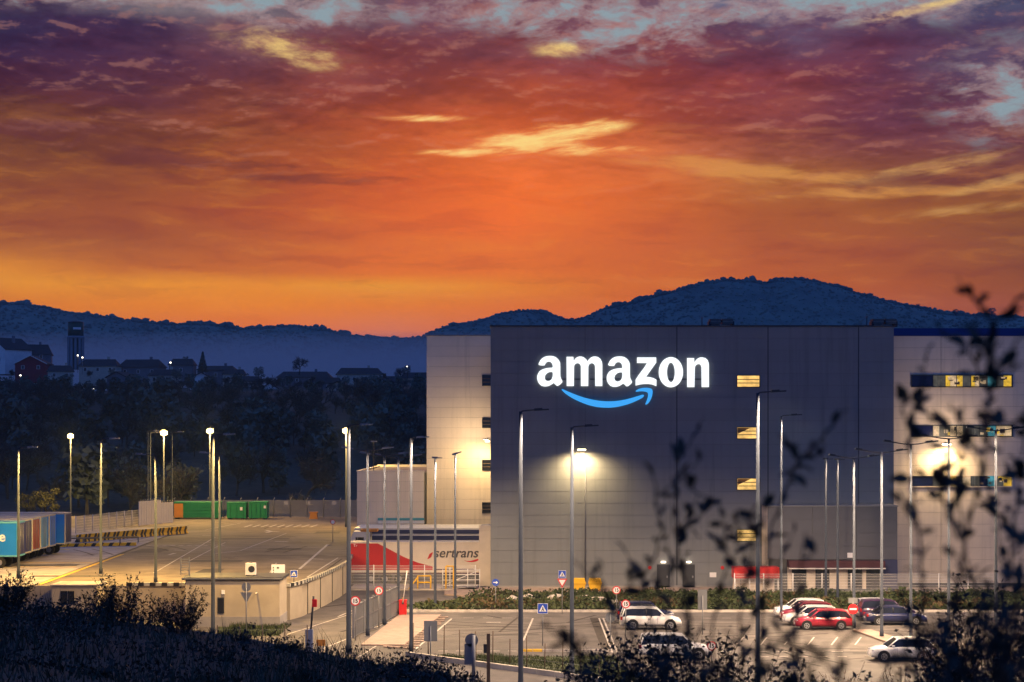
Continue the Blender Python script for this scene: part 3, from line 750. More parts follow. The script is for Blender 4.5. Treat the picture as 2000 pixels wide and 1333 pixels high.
# right wing strip windows
bx = [1781,1822,1834,1846,1856,1868,1880,1896,1904,1913,1929,1945,1960,1976]
pal = [[pane_n,pane_k,pane_k,pane_y,pane_c,pane_y,pane_k,pane_y,pane_c,pane_k,pane_t,pane_k,pane_y],
       [pane_n,pane_c,pane_k,pane_k,pane_c,pane_c,pane_k,pane_k,pane_k,pane_k,pane_t,pane_c,pane_c],
       [pane_n,pane_k,pane_k,pane_k,pane_y,pane_k,pane_c,pane_k,pane_k,pane_n,pane_t,pane_k,pane_y]]
for r_, (ya, yb) in enumerate(((734,755),(832,852),(930,950))):
    z0, z1 = rz(yb), rz(ya); x0, x1 = rx(bx[0]), rx(bx[-1])
    f = part('window', MB().box(x0-.08, x1+.08, YR-.11, YR-.02, z0-.09, z0).box(x0-.08, x1+.08, YR-.11, YR-.02, z1, z1+.09).box(x0-.08, x0, YR-.11, YR-.02, z0, z1).box(x1, x1+.08, YR-.11, YR-.02, z0, z1), darkmetal if r_ < 2 else panel_c)
    for i in range(len(bx)-1):
        o = MB().box(rx(bx[i])+.01, rx(bx[i+1])-.01, YR-.03, YR-.015, z0, z1).build('pane', pal[r_][i]); o.parent = f; o.matrix_parent_inverse = Matrix.Identity(4)
        if i % 2 == 0:
            o = MB().box(rx(bx[i+1])-.03, rx(bx[i+1])+.03, YR-.08, YR-.032, z0, z1).build('mullion', darkmetal); o.parent = f; o.matrix_parent_inverse = Matrix.Identity(4)
    random.seed(r_)
    for i in range(16):                     # shelves and boxes seen through the glass
        a = random.uniform(rx(1840), x1-.5); hh = random.uniform(.1,.4); zz = random.uniform(z0, z1-hh)
        o = MB().box(a, a+random.uniform(.15,.5), YR-.029-.001*i, YR-.02, zz, zz+hh).build('shelf_box', random.choice([pane_c, pane_k, blackp, pane_y, brownpost])); o.parent = f; o.matrix_parent_inverse = Matrix.Identity(4)
# doors and small wall fittings
for x0, x1 in ((1283,1308),(1333,1357)):
    d_ = part('door', MB().box(mx(x0), mx(x1), YM-.06, YM-.005, .1, 2.25), darkmetal)
    o = MB().box(mx(x0)+.9, mx(x0)+1.0, YM-.12, YM-.06, 1.0, 1.2).build('handle', steel); o.parent = d_; o.matrix_parent_inverse = Matrix.Identity(4)
    part('door_lamp', MB().box(mx((x0+x1)/2)-.2, mx((x0+x1)/2)+.2, YM-.22, YM-.005, 2.42, 2.52), glow_led)
for x in (1269,1411): part('alarm_disc', MB().tube([(mx(x),YM-.06,1.95),(mx(x),YM-.005,1.95)], .17, 12), red_m)
part('wall_notice', MB().box(mx(1386), mx(1399), YM-.03, YM-.004, 1.05, 1.5), sign_white)
part('meter_box', MB().box(mx(1266), mx(1280), YM-.2, YM-.005, .15, .7), greysign)

# the lit sign: letters and the arrow, traced from the wall
def lp(ox, oy, pts, k=11.106):        # zoomed tracing -> wall metres
    return [(mx(ox+x/k), mz(oy+y/k)) for x, y in pts]
def arc(cx, cy_, rx_, ry_, a0, a1, n=10):
    return [(cx+rx_*math.cos(R(a0+(a1-a0)*i/n)), cy_+ry_*math.sin(R(a0+(a1-a0)*i/n))) for i in range(n+1)]
LA = [(120,375),(150,300),(190,240),(250,198),(310,180),(380,174),(450,180),(510,205),(560,250),(590,300),(602,350),(602,600),(612,650),(632,690),(655,738),(600,795),(540,832),(500,800),(462,758),(420,790),(370,820),(310,836),(240,836),(180,815),(135,765),(108,710),(98,650),(105,590),(130,535),(170,490),(230,460),(300,440),(370,432),(436,430),(440,395),(428,350),(410,318),(380,302),(350,298),(315,306),(290,330),(272,360),(262,386)]
LAH = [(438,522),(400,520),(350,530),(310,555),(280,590),(266,630),(270,670),(290,705),(325,722),(370,715),(405,690),(428,650),(440,600)]
LM = [(738,195),(880,195),(888,205),(890,285),(920,240),(960,205),(1010,188),(1060,188),(1110,205),(1160,245),(1192,292),(1225,245),(1265,210),(1310,190),(1360,186),(1420,200),(1470,240),(1502,300),(1512,360),(1512,828),(1360,828),(1356,400),(1340,360),(1315,338),(1285,332),(1250,342),(1222,370),(1210,410),(1206,828),(1050,828),(1048,400),(1034,360),(1005,337),(975,332),(940,342),(912,370),(900,410),(896,828),(742,828)]
LZ = [(268,208),(678,208),(682,318),(560,490),(462,628),(540,634),(620,655),(686,690),(684,830),(600,796),(520,782),(420,782),(330,795),(236,818),(236,690),(300,590),(420,430),(482,330),(266,328)]
LO = arc(1000,528,262,328,0,360,36)[:-1]
LOH = arc(1000,532,86,212,0,360,26)[:-1]
LN = [(1352,222),(1494,222),(1502,232),(1506,322),(1540,270),(1580,230),(1630,208),(1680,206),(1740,220),(1790,260),(1815,320),(1822,380),(1822,850),(1668,850),(1664,420),(1650,380),(1625,355),(1595,352),(1560,362),(1530,390),(1518,430),(1508,850),(1354,850)]
SW1 = [(1096.0,761.2),(1098.0,760.2),(1104,763.0),(1118,769.0),(1138,776.5),(1158,781.5),(1178,784.3),(1196,784.5),(1214,782.5),(1232,778.2),(1246,774),(1255,771),(1257.3,772),(1257.8,774),(1254,778),(1244,783),(1230,789),(1216,793),(1200,796.3),(1184,797),(1168,796),(1152,792.5),(1136,787),(1118,778.5),(1104,769.5)]
SW2 = [(1240.8,764.5),(1246,760.5),(1254,758.2),(1264,757.8),(1271,759.2),(1274,762),(1274.3,768),(1273,775),(1270,782),(1266,788),(1262,791),(1259.8,790.6),(1263,783),(1265.5,775),(1265.8,769),(1263.5,766.3),(1257,764.8),(1250,764.8),(1242,765.8)]
sign = empty('wall_sign', (mx(1217), YM, mz(740)), 0, 'glowing white lettering with blue smile arrow high on the grey warehouse wall', 'sign')
def letter(name, loops, m, dep=0.22):
    me_ = outline_mesh(name, loops, [m], dep)
    o = link(name, me_, None, (0, YM-.16, 0), UP); put(o, sign); return o
letter('letter', [smooth_loop(lp(1040,680,LA),1), smooth_loop(lp(1040,680,LAH))], glow_w)
letter('letter', [lp(1040,680,LM)], glow_w)
d2 = [(x+1508,y+10) for x, y in LA]; d2h = [(x+1508,y+10) for x, y in LAH]
letter('letter', [smooth_loop(lp(1040,680,d2),1), smooth_loop(lp(1040,680,d2h))], glow_w)
letter('letter', [lp(1220,680,LZ)], glow_w)
letter('letter', [lp(1220,680,LO), lp(1220,680,LOH)], glow_w)
letter('letter', [lp(1220,680,LN)], glow_w)
letter('smile_arrow', [smooth_loop([(mx(x), mz(y)) for x, y in SW1])], glow_b)
letter('smile_arrow_head', [smooth_loop([(mx(x), mz(y)) for x, y in SW2])], glow_b)
for xs0, xs1 in ((1052,1142),(1146,1232),(1240,1384)):
    put(MB().box(mx(xs0)+.3, mx(xs1)-.3, YM-.055, YM+.01, mz(742), mz(740)).build('mounting_rail', darkmetal), sign)

# ------------------------------------------------------------------ floodlights on the walls
def spot(name, loc, power, col, ang=150, blend=.6, parent=None, aim=(0,0,-1), size=.15):
    d = bpy.data.lights.new(name, 'SPOT'); d.energy = power; d.color = col; d.spot_size = R(ang); d.spot_blend = blend; d.shadow_soft_size = size
    o = bpy.data.objects.new(name, d); COL.objects.link(o); o.location = loc
    o.rotation_euler = (-Vector(aim)).to_track_quat('Z','Y').to_euler()
    if parent: o.parent = parent
    return o
wing_fill_later = []
def wall_lamp(x, y, yw, s_, label, power):
    o = empty('wall_floodlight', ((x-1000)/s_, yw, EYE-(y-HOR)/s_), 0, label, 'floodlight', 'wall floodlights')
    MB().tube([(0,-.02,.12),(0,-.9,.20),(0,-1.1,.14)], .04, 6).build('bracket', darkmetal, o)
    h = MB().box(-.42,.42,-1.5,-.95,.02,.14).build('housing', darkmetal, o)
    MB().box(-.36,.36,-1.45,-1.0,-.05,.015).build('lens', glow_wall, o)
    if x > 1800: wing_fill_later.append((o, (0,-3.6,.5)))
    spot('flood_light', (0,-1.22,-.14), power, (1.0,.70,.34), 170, .8, o, (0,.10,-1), .25)
wall_lamp(1135, 878, YM, sM, 'floodlight burning bright on the grey wall below the big sign', 6000)
wall_lamp(1843, 868, YR, sR, 'floodlight burning bright on the cream wing between two window strips', 3400)
o = empty('wall_floodlight', (MX0-.02, YL-2.5, EYE-(862-HOR)/sL), 0, 'floodlight bracket tucked at the corner where cream wing meets grey block', 'floodlight', 'wall floodlights')
MB().tube([(0,0,.12),(-.5,0,.18)], .04, 6).build('bracket', darkmetal, o); MB().box(-.95,-.42,-.4,.4,.02,.14).build('housing', darkmetal, o)
MB().box(-.9,-.46,-.34,.34,-.05,.015).build('lens', glow_wall, o)
spot('flood_light', (-.75,0,-.12), 2700, (1.0,.68,.28), 170, .8, o, (-.25,.15,-1), .25)

def wing_fill(o, loc, power, col):                 # added point light, set off the lamp to brighten the wing wall
    d = bpy.data.lights.new('wing_fill_light', 'POINT'); d.energy = power; d.color = col; d.shadow_soft_size = .25
    q = bpy.data.objects.new('wing_fill_light', d); COL.objects.link(q); q.location = loc; q.parent = o
wing_fill(o, (-2.4,-1.8,.5), 900, (1.0,.72,.42))
o = empty('wall_floodlight', (MX0-.02, 184, EYE-(859-HOR)*184/FPX), 0, 'second floodlight bracket on the grey block side wall above the dock', 'floodlight', 'wall floodlights')
MB().tube([(0,0,.12),(-.5,0,.18)], .04, 6).build('bracket', darkmetal, o); MB().box(-.95,-.42,-.4,.4,.02,.14).build('housing', darkmetal, o)
MB().box(-.9,-.46,-.34,.34,.0,.015).build('lens', glow_wall, o)
spot('flood_light', (-.75,0,-.12), 4300, (1.0,.68,.34), 172, .5, o, (-.8,.5,-1), .25)

for o, l_ in wing_fill_later: wing_fill(o, l_, 800, (1.0,.72,.46))
# ------------------------------------------------------------------ gatehouse
gh = empty('gatehouse', P(455,1222), 0, 'low cream flat-roofed gatehouse with grey plinth beside the retaining wall', 'gatehouse')
gy = 134.0; gs = FPX/gy; gx = lambda x: (x-1000)/gs
gz = lambda y: EYE-(y-HOR)/gs
def gp(name, mb, m): return put(mb.build(name, m), gh)
gp('wall', MB().box(gx(362), gx(546), gy, gy+4.2, .75, gz(1134)), cream_m)
gp('plinth', MB().box(gx(362)-.04, gx(546)+.04, gy-.05, gy+4.25, 0, .76), greyband)
gp('roof', MB().box(gx(360)-.15, gx(546)+.2, gy-.2, gy+4.4, gz(1133), gz(1128)), darkmetal)
gp('roof_edge', MB().box(gx(360)-.17, gx(546)+.22, gy-.23, gy-.201, gz(1131.5), gz(1129)), steel)
wn = gp('window', MB().box(gx(425), gx(438), gy-.06, gy-.005, 1.0, 2.2), darkmetal)
o = MB().box(gx(427), gx(436), gy-.08, gy-.061, 1.1, 2.1).build('pane', glassdark); o.parent = wn; o.matrix_parent_inverse = Matrix.Identity(4)
gp('vent', MB().box(gx(433), gx(439), gy-.12, gy-.005, 2.45, 2.75), sign_white)
def aircon(x, y, w, h, d, z0, label, parent=None):
    o = empty('air_conditioner', ((x-1000)*d/FPX, d, z0), 0, label, 'air conditioner')
    MB().box(-w/2, w/2, -.3, .3, .08, h).build('casing', white_m, o)
    MB().tube([(w*.12,-.32,h*.55),(w*.12,-.305,h*.55)], min(w,h)*.33, 14).build('fan_grille', darkmetal, o)
    for s_ in (-1,1): MB().box(s_*(w/2-.1)-.05,s_*(w/2-.1)+.05,-.28,.28,0,.08).build('foot', darkmetal, o)
aircon(490, 0, .75, .95, gy+1.5, gz(1128), 'white air conditioner box on the gatehouse roof')
lg = empty('roof_ladder', (gx(351), gy+2.2, gz(1128)), 0, 'tall slatted steel access ladder standing on the gatehouse roof end', 'ladder')
for s_ in (-1,1): MB().box(s_*.32-.04, s_*.32+.04, -.04, .04, 0, 1.35).build('upright', steel, lg)
for k in range(6): MB().box(-.28,.28,-.025,.025,.12+k*.21,.17+k*.21).build('rung', greysign, lg)
kk = empty('guard_kiosk', ((132-1000)*136/FPX, 136, .2), 0, 'small cream kiosk with dark double window behind the left shrubs', 'kiosk')
MB().box(-1.2,2.2,0,3,0,2.7).build('wall', cream_m, kk); MB().box(-1.3,2.3,-.15,3.1,2.7,2.8).build('roof', conc_wall, kk)
for s_ in (-1,1): MB().box(s_*.27-.24, s_*.27+.24, -.05, -.005, 1.3, 2.3).build('window', glassdark, kk)

# retaining wall that carries the truck yard
rw = empty('retaining_wall', (-17,139,0), 0, 'long cream retaining wall curving below the truck yard with dashed coping', 'wall')
mb = MB()
for a, b in zip(ret[:-1], ret[1:]):
    mb.quad((a[0],a[1],0),(b[0],b[1],0),(b[0],b[1],YZ-.002),(a[0],a[1],YZ-.002))
put(mb.build('wall_face', cream_m), rw)
# coping blocks, alternately dark and pale, follow the curve
cv = [Vector((x,y,0)) for x, y in ret[1:10]]; seg = []; tot = 0
for a, b in zip(cv[:-1], cv[1:]): seg.append((a,b,tot,(b-a).length)); tot += (b-a).length
bk = [MB().box(-.22,.22,-.16,.16,0,.26).mesh('coping_block', sign_black), MB().box(-.22,.22,-.16,.16,0,.26).mesh('coping_block', tan_m)]
n = int(tot/.46)
for i in range(n):
    s_ = i*.46+.23
    for a, b, t0, l in seg:
        if t0 <= s_ <= t0+l:
            p = a.lerp(b, (s_-t0)/l); ang = math.atan2((b-a).y, (b-a).x)
            put(link('coping_block', bk[i % 2], None, (p.x, p.y, YZ), (0,0,ang)), rw); break
for y in (143.5,148.5,154,160):
    put(MB().box(np.interp(y,[138.9,141.5,146,152,158,164],[-17.2,-16.6,-16.1,-15.6,-15.2,-15.0])-.02, np.interp(y,[138.9,141.5,146,152,158,164],[-17.2,-16.6,-16.1,-15.6,-15.2,-15.0])+.05, y-.06, y+.06, 0, YZ-.01).build('wall_joint', soil), rw)

# ------------------------------------------------------------------ village on the hill
def house(x, yb, d, w, dep, wall_h, roof_h, wm, rm, label, ridge='x', rz_=0.0, wins=2, chim=1, name='house', trim=None, cat='house'):
    p = W(x, yb, d); z0 = p.z
    o = empty(name, (p.x, p.y, z0), rz_, label, cat, 'village houses')
    h2 = wall_h; e = .5
    if ridge == 'x':
        MB().box(-w/2, w/2, -dep/2, dep/2, -4, h2).build('wall', wm, o)
        rf = MB(); t = .25
        rf.ngon([(-w/2-e,-dep/2-e,h2-.15),(w/2+e,-dep/2-e,h2-.15),(w/2*.82,0,h2+roof_h),(-w/2*.82,0,h2+roof_h)]).ngon([(w/2+e,dep/2+e,h2-.15),(-w/2-e,dep/2+e,h2-.15),(-w/2*.82,0,h2+roof_h),(w/2*.82,0,h2+roof_h)])
        rf.ngon([(-w/2-e,dep/2+e,h2-.15),(-w/2-e,-dep/2-e,h2-.15),(-w/2*.82,0,h2+roof_h)]).ngon([(w/2+e,-dep/2-e,h2-.15),(w/2+e,dep/2+e,h2-.15),(w/2*.82,0,h2+roof_h)])
        rf.ngon([(-w/2-e,-dep/2-e,h2-.16),(-w/2-e,dep/2+e,h2-.16),(w/2+e,dep/2+e,h2-.16),(w/2+e,-dep/2-e,h2-.16)])
        r_ = rf.build('roof', rm, o)
    else:
        MB().prism([(-w/2,-4),(w/2,-4),(w/2,h2),(0,h2+roof_h),(-w/2,h2)], -dep/2, dep/2).build('wall', wm, o)
        q = .3; sl = roof_h/(w/2)
        r_ = MB().prism([(-w/2-.5,h2-.5*sl),(0,h2+roof_h+.02),(w/2+.5,h2-.5*sl),(w/2+.5,h2-.5*sl+q),(0,h2+roof_h+q),(-w/2-.5,h2-.5*sl+q)], -dep/2-.5, dep/2+.5).build('roof', rm, o)
        if trim:
            MB().prism([(-w/2-.5,h2-.5*sl),(0,h2+roof_h+.02),(w/2+.5,h2-.5*sl),(w/2+.5,h2-.5*sl+q),(0,h2+roof_h+q),(-w/2-.5,h2-.5*sl+q)], -dep/2-.62, -dep/2-.51).build('verge_board', trim, o)
    if chim: MB().box(w*.18,w*.18+.9,.2,1.1,h2,h2+roof_h+1.0).build('chimney', wm if wm is not h_white else h_grey, r_)
    for i in range(wins):
        xx = -w/2+w*(i+.5)/wins
        f = MB().box(xx-.62,xx+.62,-dep/2-.07,-dep/2-.01,.9,2.3).build('window', trim or h_white, o)
        MB().box(xx-.48,xx+.48,-dep/2-.10,-dep/2-.071,1.0,2.2).build('pane', glassdark, f)
    return o
VD = 680
house(14, 712, VD, 14, 12, 5.5, 4.2, h_white, roof_dk, 'tall white gabled house at the village\'s left end', 'y', R(-38), 2)
house(62, 706, VD+12, 15, 11, 2.5, 4.0, h_grey, roof_dk, 'dark broad-roofed house right behind the red gabled one', 'x', R(12), 2)
house(66, 727, VD-12, 11.5, 9, 2.9, 2.9, h_red, roof_dk, 'red gabled house with white verge boards and two white windows', 'y', 0, 2, 0, trim=h_white)
house(196, 731, VD, 14, 9, 3.0, 2.6, h_cream, roof_dk, 'low cream house with dark hipped roof just right of the tower', 'x', 0, 3)
house(278, 735, VD+10, 16, 9, 3.4, 3.0, h_grey, roof_dk, 'long grey house with dark roof in the gap between tower and conifer', 'x', R(-8), 3, 1)
house(357, 732, VD, 9, 8, 3.6, 2.4, h_grey, roof_dk, 'narrow house with white dormer beside the dark conifer', 'x', 0, 1, 0, trim=h_white)
house(425, 741, VD+5, 14, 9, 3.5, 1.6, h_grey, roof_dk, 'dark low-roofed house right of the conifer', 'x', 0, 3)
house(484, 761, VD-30, 9, 7, 2.8, 2.0, h_white, roof_dk, 'little white-walled cottage next to the gabled garage', 'x', 0, 3, 0)
house(529, 775, VD-45, 6.2, 6, 2.6, 1.9, h_white, roof_dk, 'small white gabled garage with one dark opening', 'y', 0, 1, 0)
house(596, 752, VD, 20, 10, 2.8, 2.2, h_grey, roof_dk, 'long dark-roofed house below the bare tree', 'x', 0, 4)
house(702, 750, VD, 17, 10, 3.6, 2.4, h_cream, roof_dk, 'cream house with dark hipped roof on the ridge left of the warehouse', 'x', R(6), 4, 1)
house(818, 757, VD-10, 13, 9, 3.4, 2.2, h_cream, roof_dk, 'cream house half hidden by the warehouse corner', 'x', 0, 3, 0)
house(757, 810, VD-150, 9, 7, 3.0, 1.9, h_white, roof_dk, 'pale house sunk among trees on the slope below the ridge', 'x', R(-10), 3, 0)
house(118, 742, VD-25, 9, 7, 3.0, 2.2, h_cream, roof_dk, 'small cream house between red house and tower, lower on the slope', 'x', R(15), 2, 1)
house(238, 752, VD-40, 8, 7, 2.6, 1.8, h_grey, roof_dk, 'small grey house lower on the slope under the cream one', 'y', R(-20), 1, 0)
house(322, 750, VD-30, 10, 7, 3.0, 2.2, h_cream, roof_dk, 'cream house stepping down below the long grey one', 'x', R(-14), 2, 1)
house(392, 757, VD-45, 8, 6.5, 2.8, 2.2, h_white, roof_dk, 'small white gabled house under the conifer', 'y', R(12), 2, 0)
house(458, 748, VD-10, 8, 7, 3.2, 1.8, h_cream, roof_dk, 'narrow cream house left of the white-walled cottage', 'x', R(4), 2, 1)
house(640, 764, VD-40, 10, 7, 2.8, 2.0, h_grey, roof_dk, 'grey house below the long dark roof, next to a yellowish lamp', 'x', R(10), 3, 0)
house(664, 772, VD-70, 7, 6, 2.6, 1.8, h_cream, roof_dk, 'tiny cream house lowest under the hipped ridge house', 'y', R(-10), 1, 0)
house(762, 762, VD-30, 9, 7, 3.0, 2.0, h_grey, roof_dk, 'grey house between the two cream ones on the ridge', 'x', R(-6), 2, 1)
# water tower
tw_d = 900; p = W(148, 722, tw_d); tk = tw_d/FPX
tw = empty('water_tower', p, 0, 'tall water tower with green drum on a pale fluted shaft', 'water tower')
hz = lambda y: (722-y)*tk
r0 = 14.5*tk
MB().tube([(0,0,0),(0,0,hz(661))], r0*.80, 24).build('shaft', tower_g, tw)
for i in range(12):
    a = 2*math.pi*i/12+.2; MB().box(-.55,.55,-.5,.5,0,hz(662)).build('flute', tower_w, tw, (math.cos(a)*r0*.98, math.sin(a)*r0*.98, 0), (0,0,a+math.pi/2))
MB().tube([(0,0,hz(662)),(0,0,hz(657))], r0*1.16, 28).build('ring', tower_w, tw)
MB().tube([(0,0,hz(657)),(0,0,hz(631))], r0*1.03, 28).build('drum', tower_g, tw)
MB().tube([(0,0,hz(631)),(0,0,hz(629.4)),(0,0,hz(627))], [r0*1.06,r0*1.0,r0*.25], 28).build('cap', darkmetal, tw)
for i in range(5):
    a = R(-88+i*11); MB().box(-.5,.5,-.06,.06,-.55,.55).build('drum_mark', h_white, tw, (math.cos(a)*r0*1.045, math.sin(a)*r0*1.045, hz(642.5)), (0,0,a+math.pi/2))
# village lamps
for i, (x, y, h, lab) in enumerate(((40,734,4.2,'tiny lit lamp below the red gabled house'),(152,695,3.4,'left of two tiny lit lamps at the foot of the tower'),(161,699,3.2,'right of two tiny lit lamps at the foot of the tower'),
        (333,709,4.0,'tiny lit lamp left of the dormer house'),(605,757,3.0,'tiny yellowish lit lamp below the long dark-roofed house'),(461,759,3.0,'tiny lit lamp beside the white-walled cottage'),
        (73,808,2.5,'tiny lit lamp alone in the dark wood below the red house'),(131,748,2.5,'tiny lit lamp below the tower in the trees'),(795,717,3.5,'tiny lit lamp above the roofs next to the warehouse edge'),(184,760,2.5,'tiny lit lamp among trees under the cream house'))):
    d = VD-25 if i not in (6,) else 520
    p = W(x, y, d)
    o = empty('village_lamp', (p.x, d, p.z-h), 0, lab, 'street lamp', 'tiny village lamps')
    MB().tube([(0,0,-3),(0,0,h)], .09, 5).build('pole', steel, o)
    MB().tube([(0,0,h-.12),(0,0,h+.28)], [.3,.22], 8).build('lamp_head', glow_far, o)

# ------------------------------------------------------------------ pavements, kerbs, planting beds
def struct(name, mb, m): return tag(mb.build(name, m), kind='structure')
wk = [P(900,1166), (62,158.6,0), (62,166.9,0), (MX0-2.2,166.9,0), P(868,1157), P(868,1163)]
struct('walkway', MB().slab([(p[0],p[1]) for p in wk], 0, .12), paving)
nd = P(1000,1196).y
bed = [P(836,1193), (62,nd+.6,0), (62,158.3,0), P(1000,1167), P(900,1172)]
struct('planting_bed', MB().slab([(p[0],p[1]) for p in bed], 0, .16), soil)
ks = struct('kerb', MB().box(-9.5, 62, nd-.1, nd+.12, 0, .17), kerb_m)
kb_me = MB().box(-.98,.98,-.14,.14,0,.19).mesh('kerb_stone', kerb_m)
for i in range(36): link('kerb_stone', kb_me, ks, (-8.6+i*2, nd-.02, 0.001*(i%2)))
# front verge with low coping wall and the road this side of it
v0, v1 = P(795,1283), P(1260,1346)
dirv = (v1-v0).normalized(); far = v1+dirv*40
struct('verge', MB().ngon([(v0.x,v0.y,.02),(v1.x,v1.y,.02),(P(1200,1283).x,P(1200,1283).y,.02),(P(835,1283).x,P(835,1283).y,.02)]), grassland)
lw = empty('low_wall', v0, 0, 'low pale concrete coping wall slanting along the near grass verge', 'wall')
ang = math.atan2(dirv.y, dirv.x); ln = (v1-v0).length+20
cb = MB().box(0,1.48,-.14,.14,0,.32).mesh('coping_stone', conc_wall)
for i in range(int(ln/1.5)):
    q = v0+dirv*(1.5*i); o = link('coping_stone', cb, None, q, (0,0,ang)); put(o, lw)
struct('access_road', MB().ngon([(v0.x-.3,v0.y-.4,.006),(v0.x-5,v0.y-9,.006),(v1.x,v1.y-16,.006),(v1.x+20,v1.y-16,.006),(v1.x+20,v1.y-1,.006),(v1.x,v1.y-.3,.006)]), asphalt)
# yellow and grey kerb bar at the verge's far side
yk = empty('kerb_bar', P(1105,1272), 0, 'low yellow and white kerb bar along the far side of the grass verge', 'kerb')
for i in range(9):
    a, b = P(1022+i*19,1273), P(1040+i*19,1273)
    put(MB().box(a.x,b.x,a.y-.1,a.y+.1,0,.16).build('kerb_block', paint_y if i < 2 else kerb_m), yk)
# pavement between gate and pavers
gp_ = [P(705,1262), P(790,1262), P(862,1203), P(800,1203), P(778,1204)]
struct('gate_pavement', MB().slab([(p[0],p[1]) for p in gp_], 0, .10), paving)
pv = struct('paver_patch', MB().ngon([tuple(P(748,1266,.012)), tuple(P(806,1270,.012)), tuple(P(872,1205,.012)), tuple(P(822,1205,.012))]), soil)
pb = MB().box(-.19,.19,-.28,.28,0,.06).mesh('paver', paving)
a, b, c, d = P(748,1266), P(806,1270), P(872,1205), P(822,1205)
for i in range(16):
    for j in range(9):
        u, w_ = (i+.5)/16, (j+.5)/9+(.055 if i % 2 else 0)
        if w_ > 1: continue
        q = (a.lerp(b, w_)).lerp(d.lerp(c, w_), u); link('paver', pb, pv, (q.x, q.y, .015), (0,0,R(10)))
# parking island with kerb on the right
isl = [P(1665,1233), P(1700,1233), P(1790,1262), P(1760,1268)]
struct('parking_island', MB().slab([(p[0],p[1]) for p in [isl[3], isl[2], isl[1], isl[0]]], 0, .14), paving)
struct('grass_patch', MB().ngon([(P(425,1243).x,P(425,1243).y,.02),(P(545,1243).x,P(545,1243).y,.02),(P(545,1220).x,P(545,1220).y,.02),(P(425,1220).x,P(425,1220).y,.02)]), grassland)
struct('dock_pavement', MB().slab([(-15,165),(-3.2,165),(-3.2,170.2),(-15,170.2)], 0, .12), concrete)

# ------------------------------------------------------------------ lamps
pole_cache = {}
WARM, PINK, WHITE = (1.0,.60,.15), (1.0,.68,.40), (1.0,.72,.46)
def lamp(x, ytop, ybase, g, kind, label, power, col, grp, cone=170, d=None, rad=.12, arm=1.35, turn=0):
    b = P(x, ybase, g) if d is None else Vector(((x-1000)*d/FPX, d, g))
    h = EYE-(ytop-HOR)*b.y/FPX-g
    o = empty('street_lamp', b, turn, label, 'street lamp', grp)
    MB().tube([(0,0,0),(0,0,.5),(0,0,.52),(0,0,h)], [rad*1.25,rad*1.25,rad,rad*.62], 10).build('pole', pole_m, o)
    MB().box(-.2,.2,-.2,.2,-.02,.05).build('base_plate', steel, o)
    def head(xo, zo, yaw=0, tilt=.06, s_=1.0):
        hd = MB().box(-.42*s_,.42*s_,-.17*s_,-.14*s_,-.012,.07).box(-.42*s_,.42*s_,.14*s_,.17*s_,-.012,.07).box(-.42*s_,.42*s_,-.14*s_,.14*s_,.025,.07).box(-.40*s_,.05*s_,-.13*s_,.13*s_,.07,.13).build('lamp_head', darkmetal if x > 1000 else steel, o, (xo,0,zo), (0,-tilt if xo >= 0 else tilt,yaw))  # left heads in paler metal, standing in for light falling on them
        MB().box(-.36*s_,.36*s_,-.13*s_,.13*s_,.004,.02).build('lens', glow_led, hd)
    if kind in ('right','left'):
        sg = 1 if kind == 'right' else -1
        MB().tube([(0,0,h-.08),(sg*.12,0,h+.03),(sg*(arm-.35),0,h+.10)], [rad*.55,.045,.04], 6).build('arm', darkmetal, o)
        head(sg*arm*.86, h+.06); lx_, lz_ = sg*arm*.86, h-.12
        pts = [(lx_,lz_)]
    elif kind == 'tee':
        MB().tube([(-1.35,0,h+.16),(-.5,0,h+.02),(0,0,h-.02),(.5,0,h+.02),(1.35,0,h+.16)], .04, 6).build('arm', darkmetal, o)
        head(-1.45, h+.14, 0, .14); head(1.45, h+.14, 0, .14); pts = [(-1.45,h-.1),(1.45,h-.1)]
    elif kind == 'top':
        head(.15, h+.02, 0, .35 if turn else .0); pts = [(.55,h-.25)]
    elif kind == 'flood':
        MB().tube([(-.35,0,h),(.35,0,h)], .05, 6).build('arm', darkmetal, o)
        MB().box(-.45,.45,-.12,.25,h+.02,h+.50).build('lamp_head', darkmetal, o)
        MB().tube([(0,-.13,h+.27),(0,-.20,h+.27),(0,-.26,h+.27)], [.30,.27,.08], 16).build('lens', glow_lamp, o); MB().tube([(0,-.10,h+.27),(0,-.18,h+.27)], [.42,.38], 20).build('halo_ring', glow_halo, o); pts = [(0,h+.1)]  # glowing orange ring added round the lens to imitate its halo
    if kind == 'flood': power *= .95
    elif x < 450: power *= 1.4
    elif x < 1000: power *= .66
    elif x > 1300: power *= 1.5
    for px_, pz_ in pts:
        if power > 0 and kind == 'flood':
            ld = bpy.data.lights.new('lamp_light', 'POINT'); ld.energy = power; ld.color = col; ld.shadow_soft_size = .3
            lo = bpy.data.objects.new('lamp_light', ld); COL.objects.link(lo); lo.location = (0,-.75,pz_+.2); lo.parent = o
        elif power > 0: spot('lamp_light', (px_, -.35 if kind == 'flood' else 0, pz_), power/len(pts), col, cone, .45, o, (0,0.0,-1), .3)
    return o
near = 'tall street lamps nearest the camera'; tees = 'twin-armed car park lamps'; yard = 'lamps round the truck yard'
PW = 8300
lamp(36, 876, 1128, YZ, 'right', 'single-arm lamp beside the blue trailers, leftmost of all the lamps', PW, WARM, yard)
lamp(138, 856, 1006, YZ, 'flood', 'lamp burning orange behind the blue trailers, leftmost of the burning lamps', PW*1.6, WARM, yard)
lamp(197, 859, 1122, YZ, 'right', 'single-arm lamp above the big left shrub, right of the trailers', PW, WARM, yard)
lamp(289, 843, 1010, YZ, 'right', 'left pole of the close pair behind the pale panel screen', 0, WARM, yard, rad=.1)
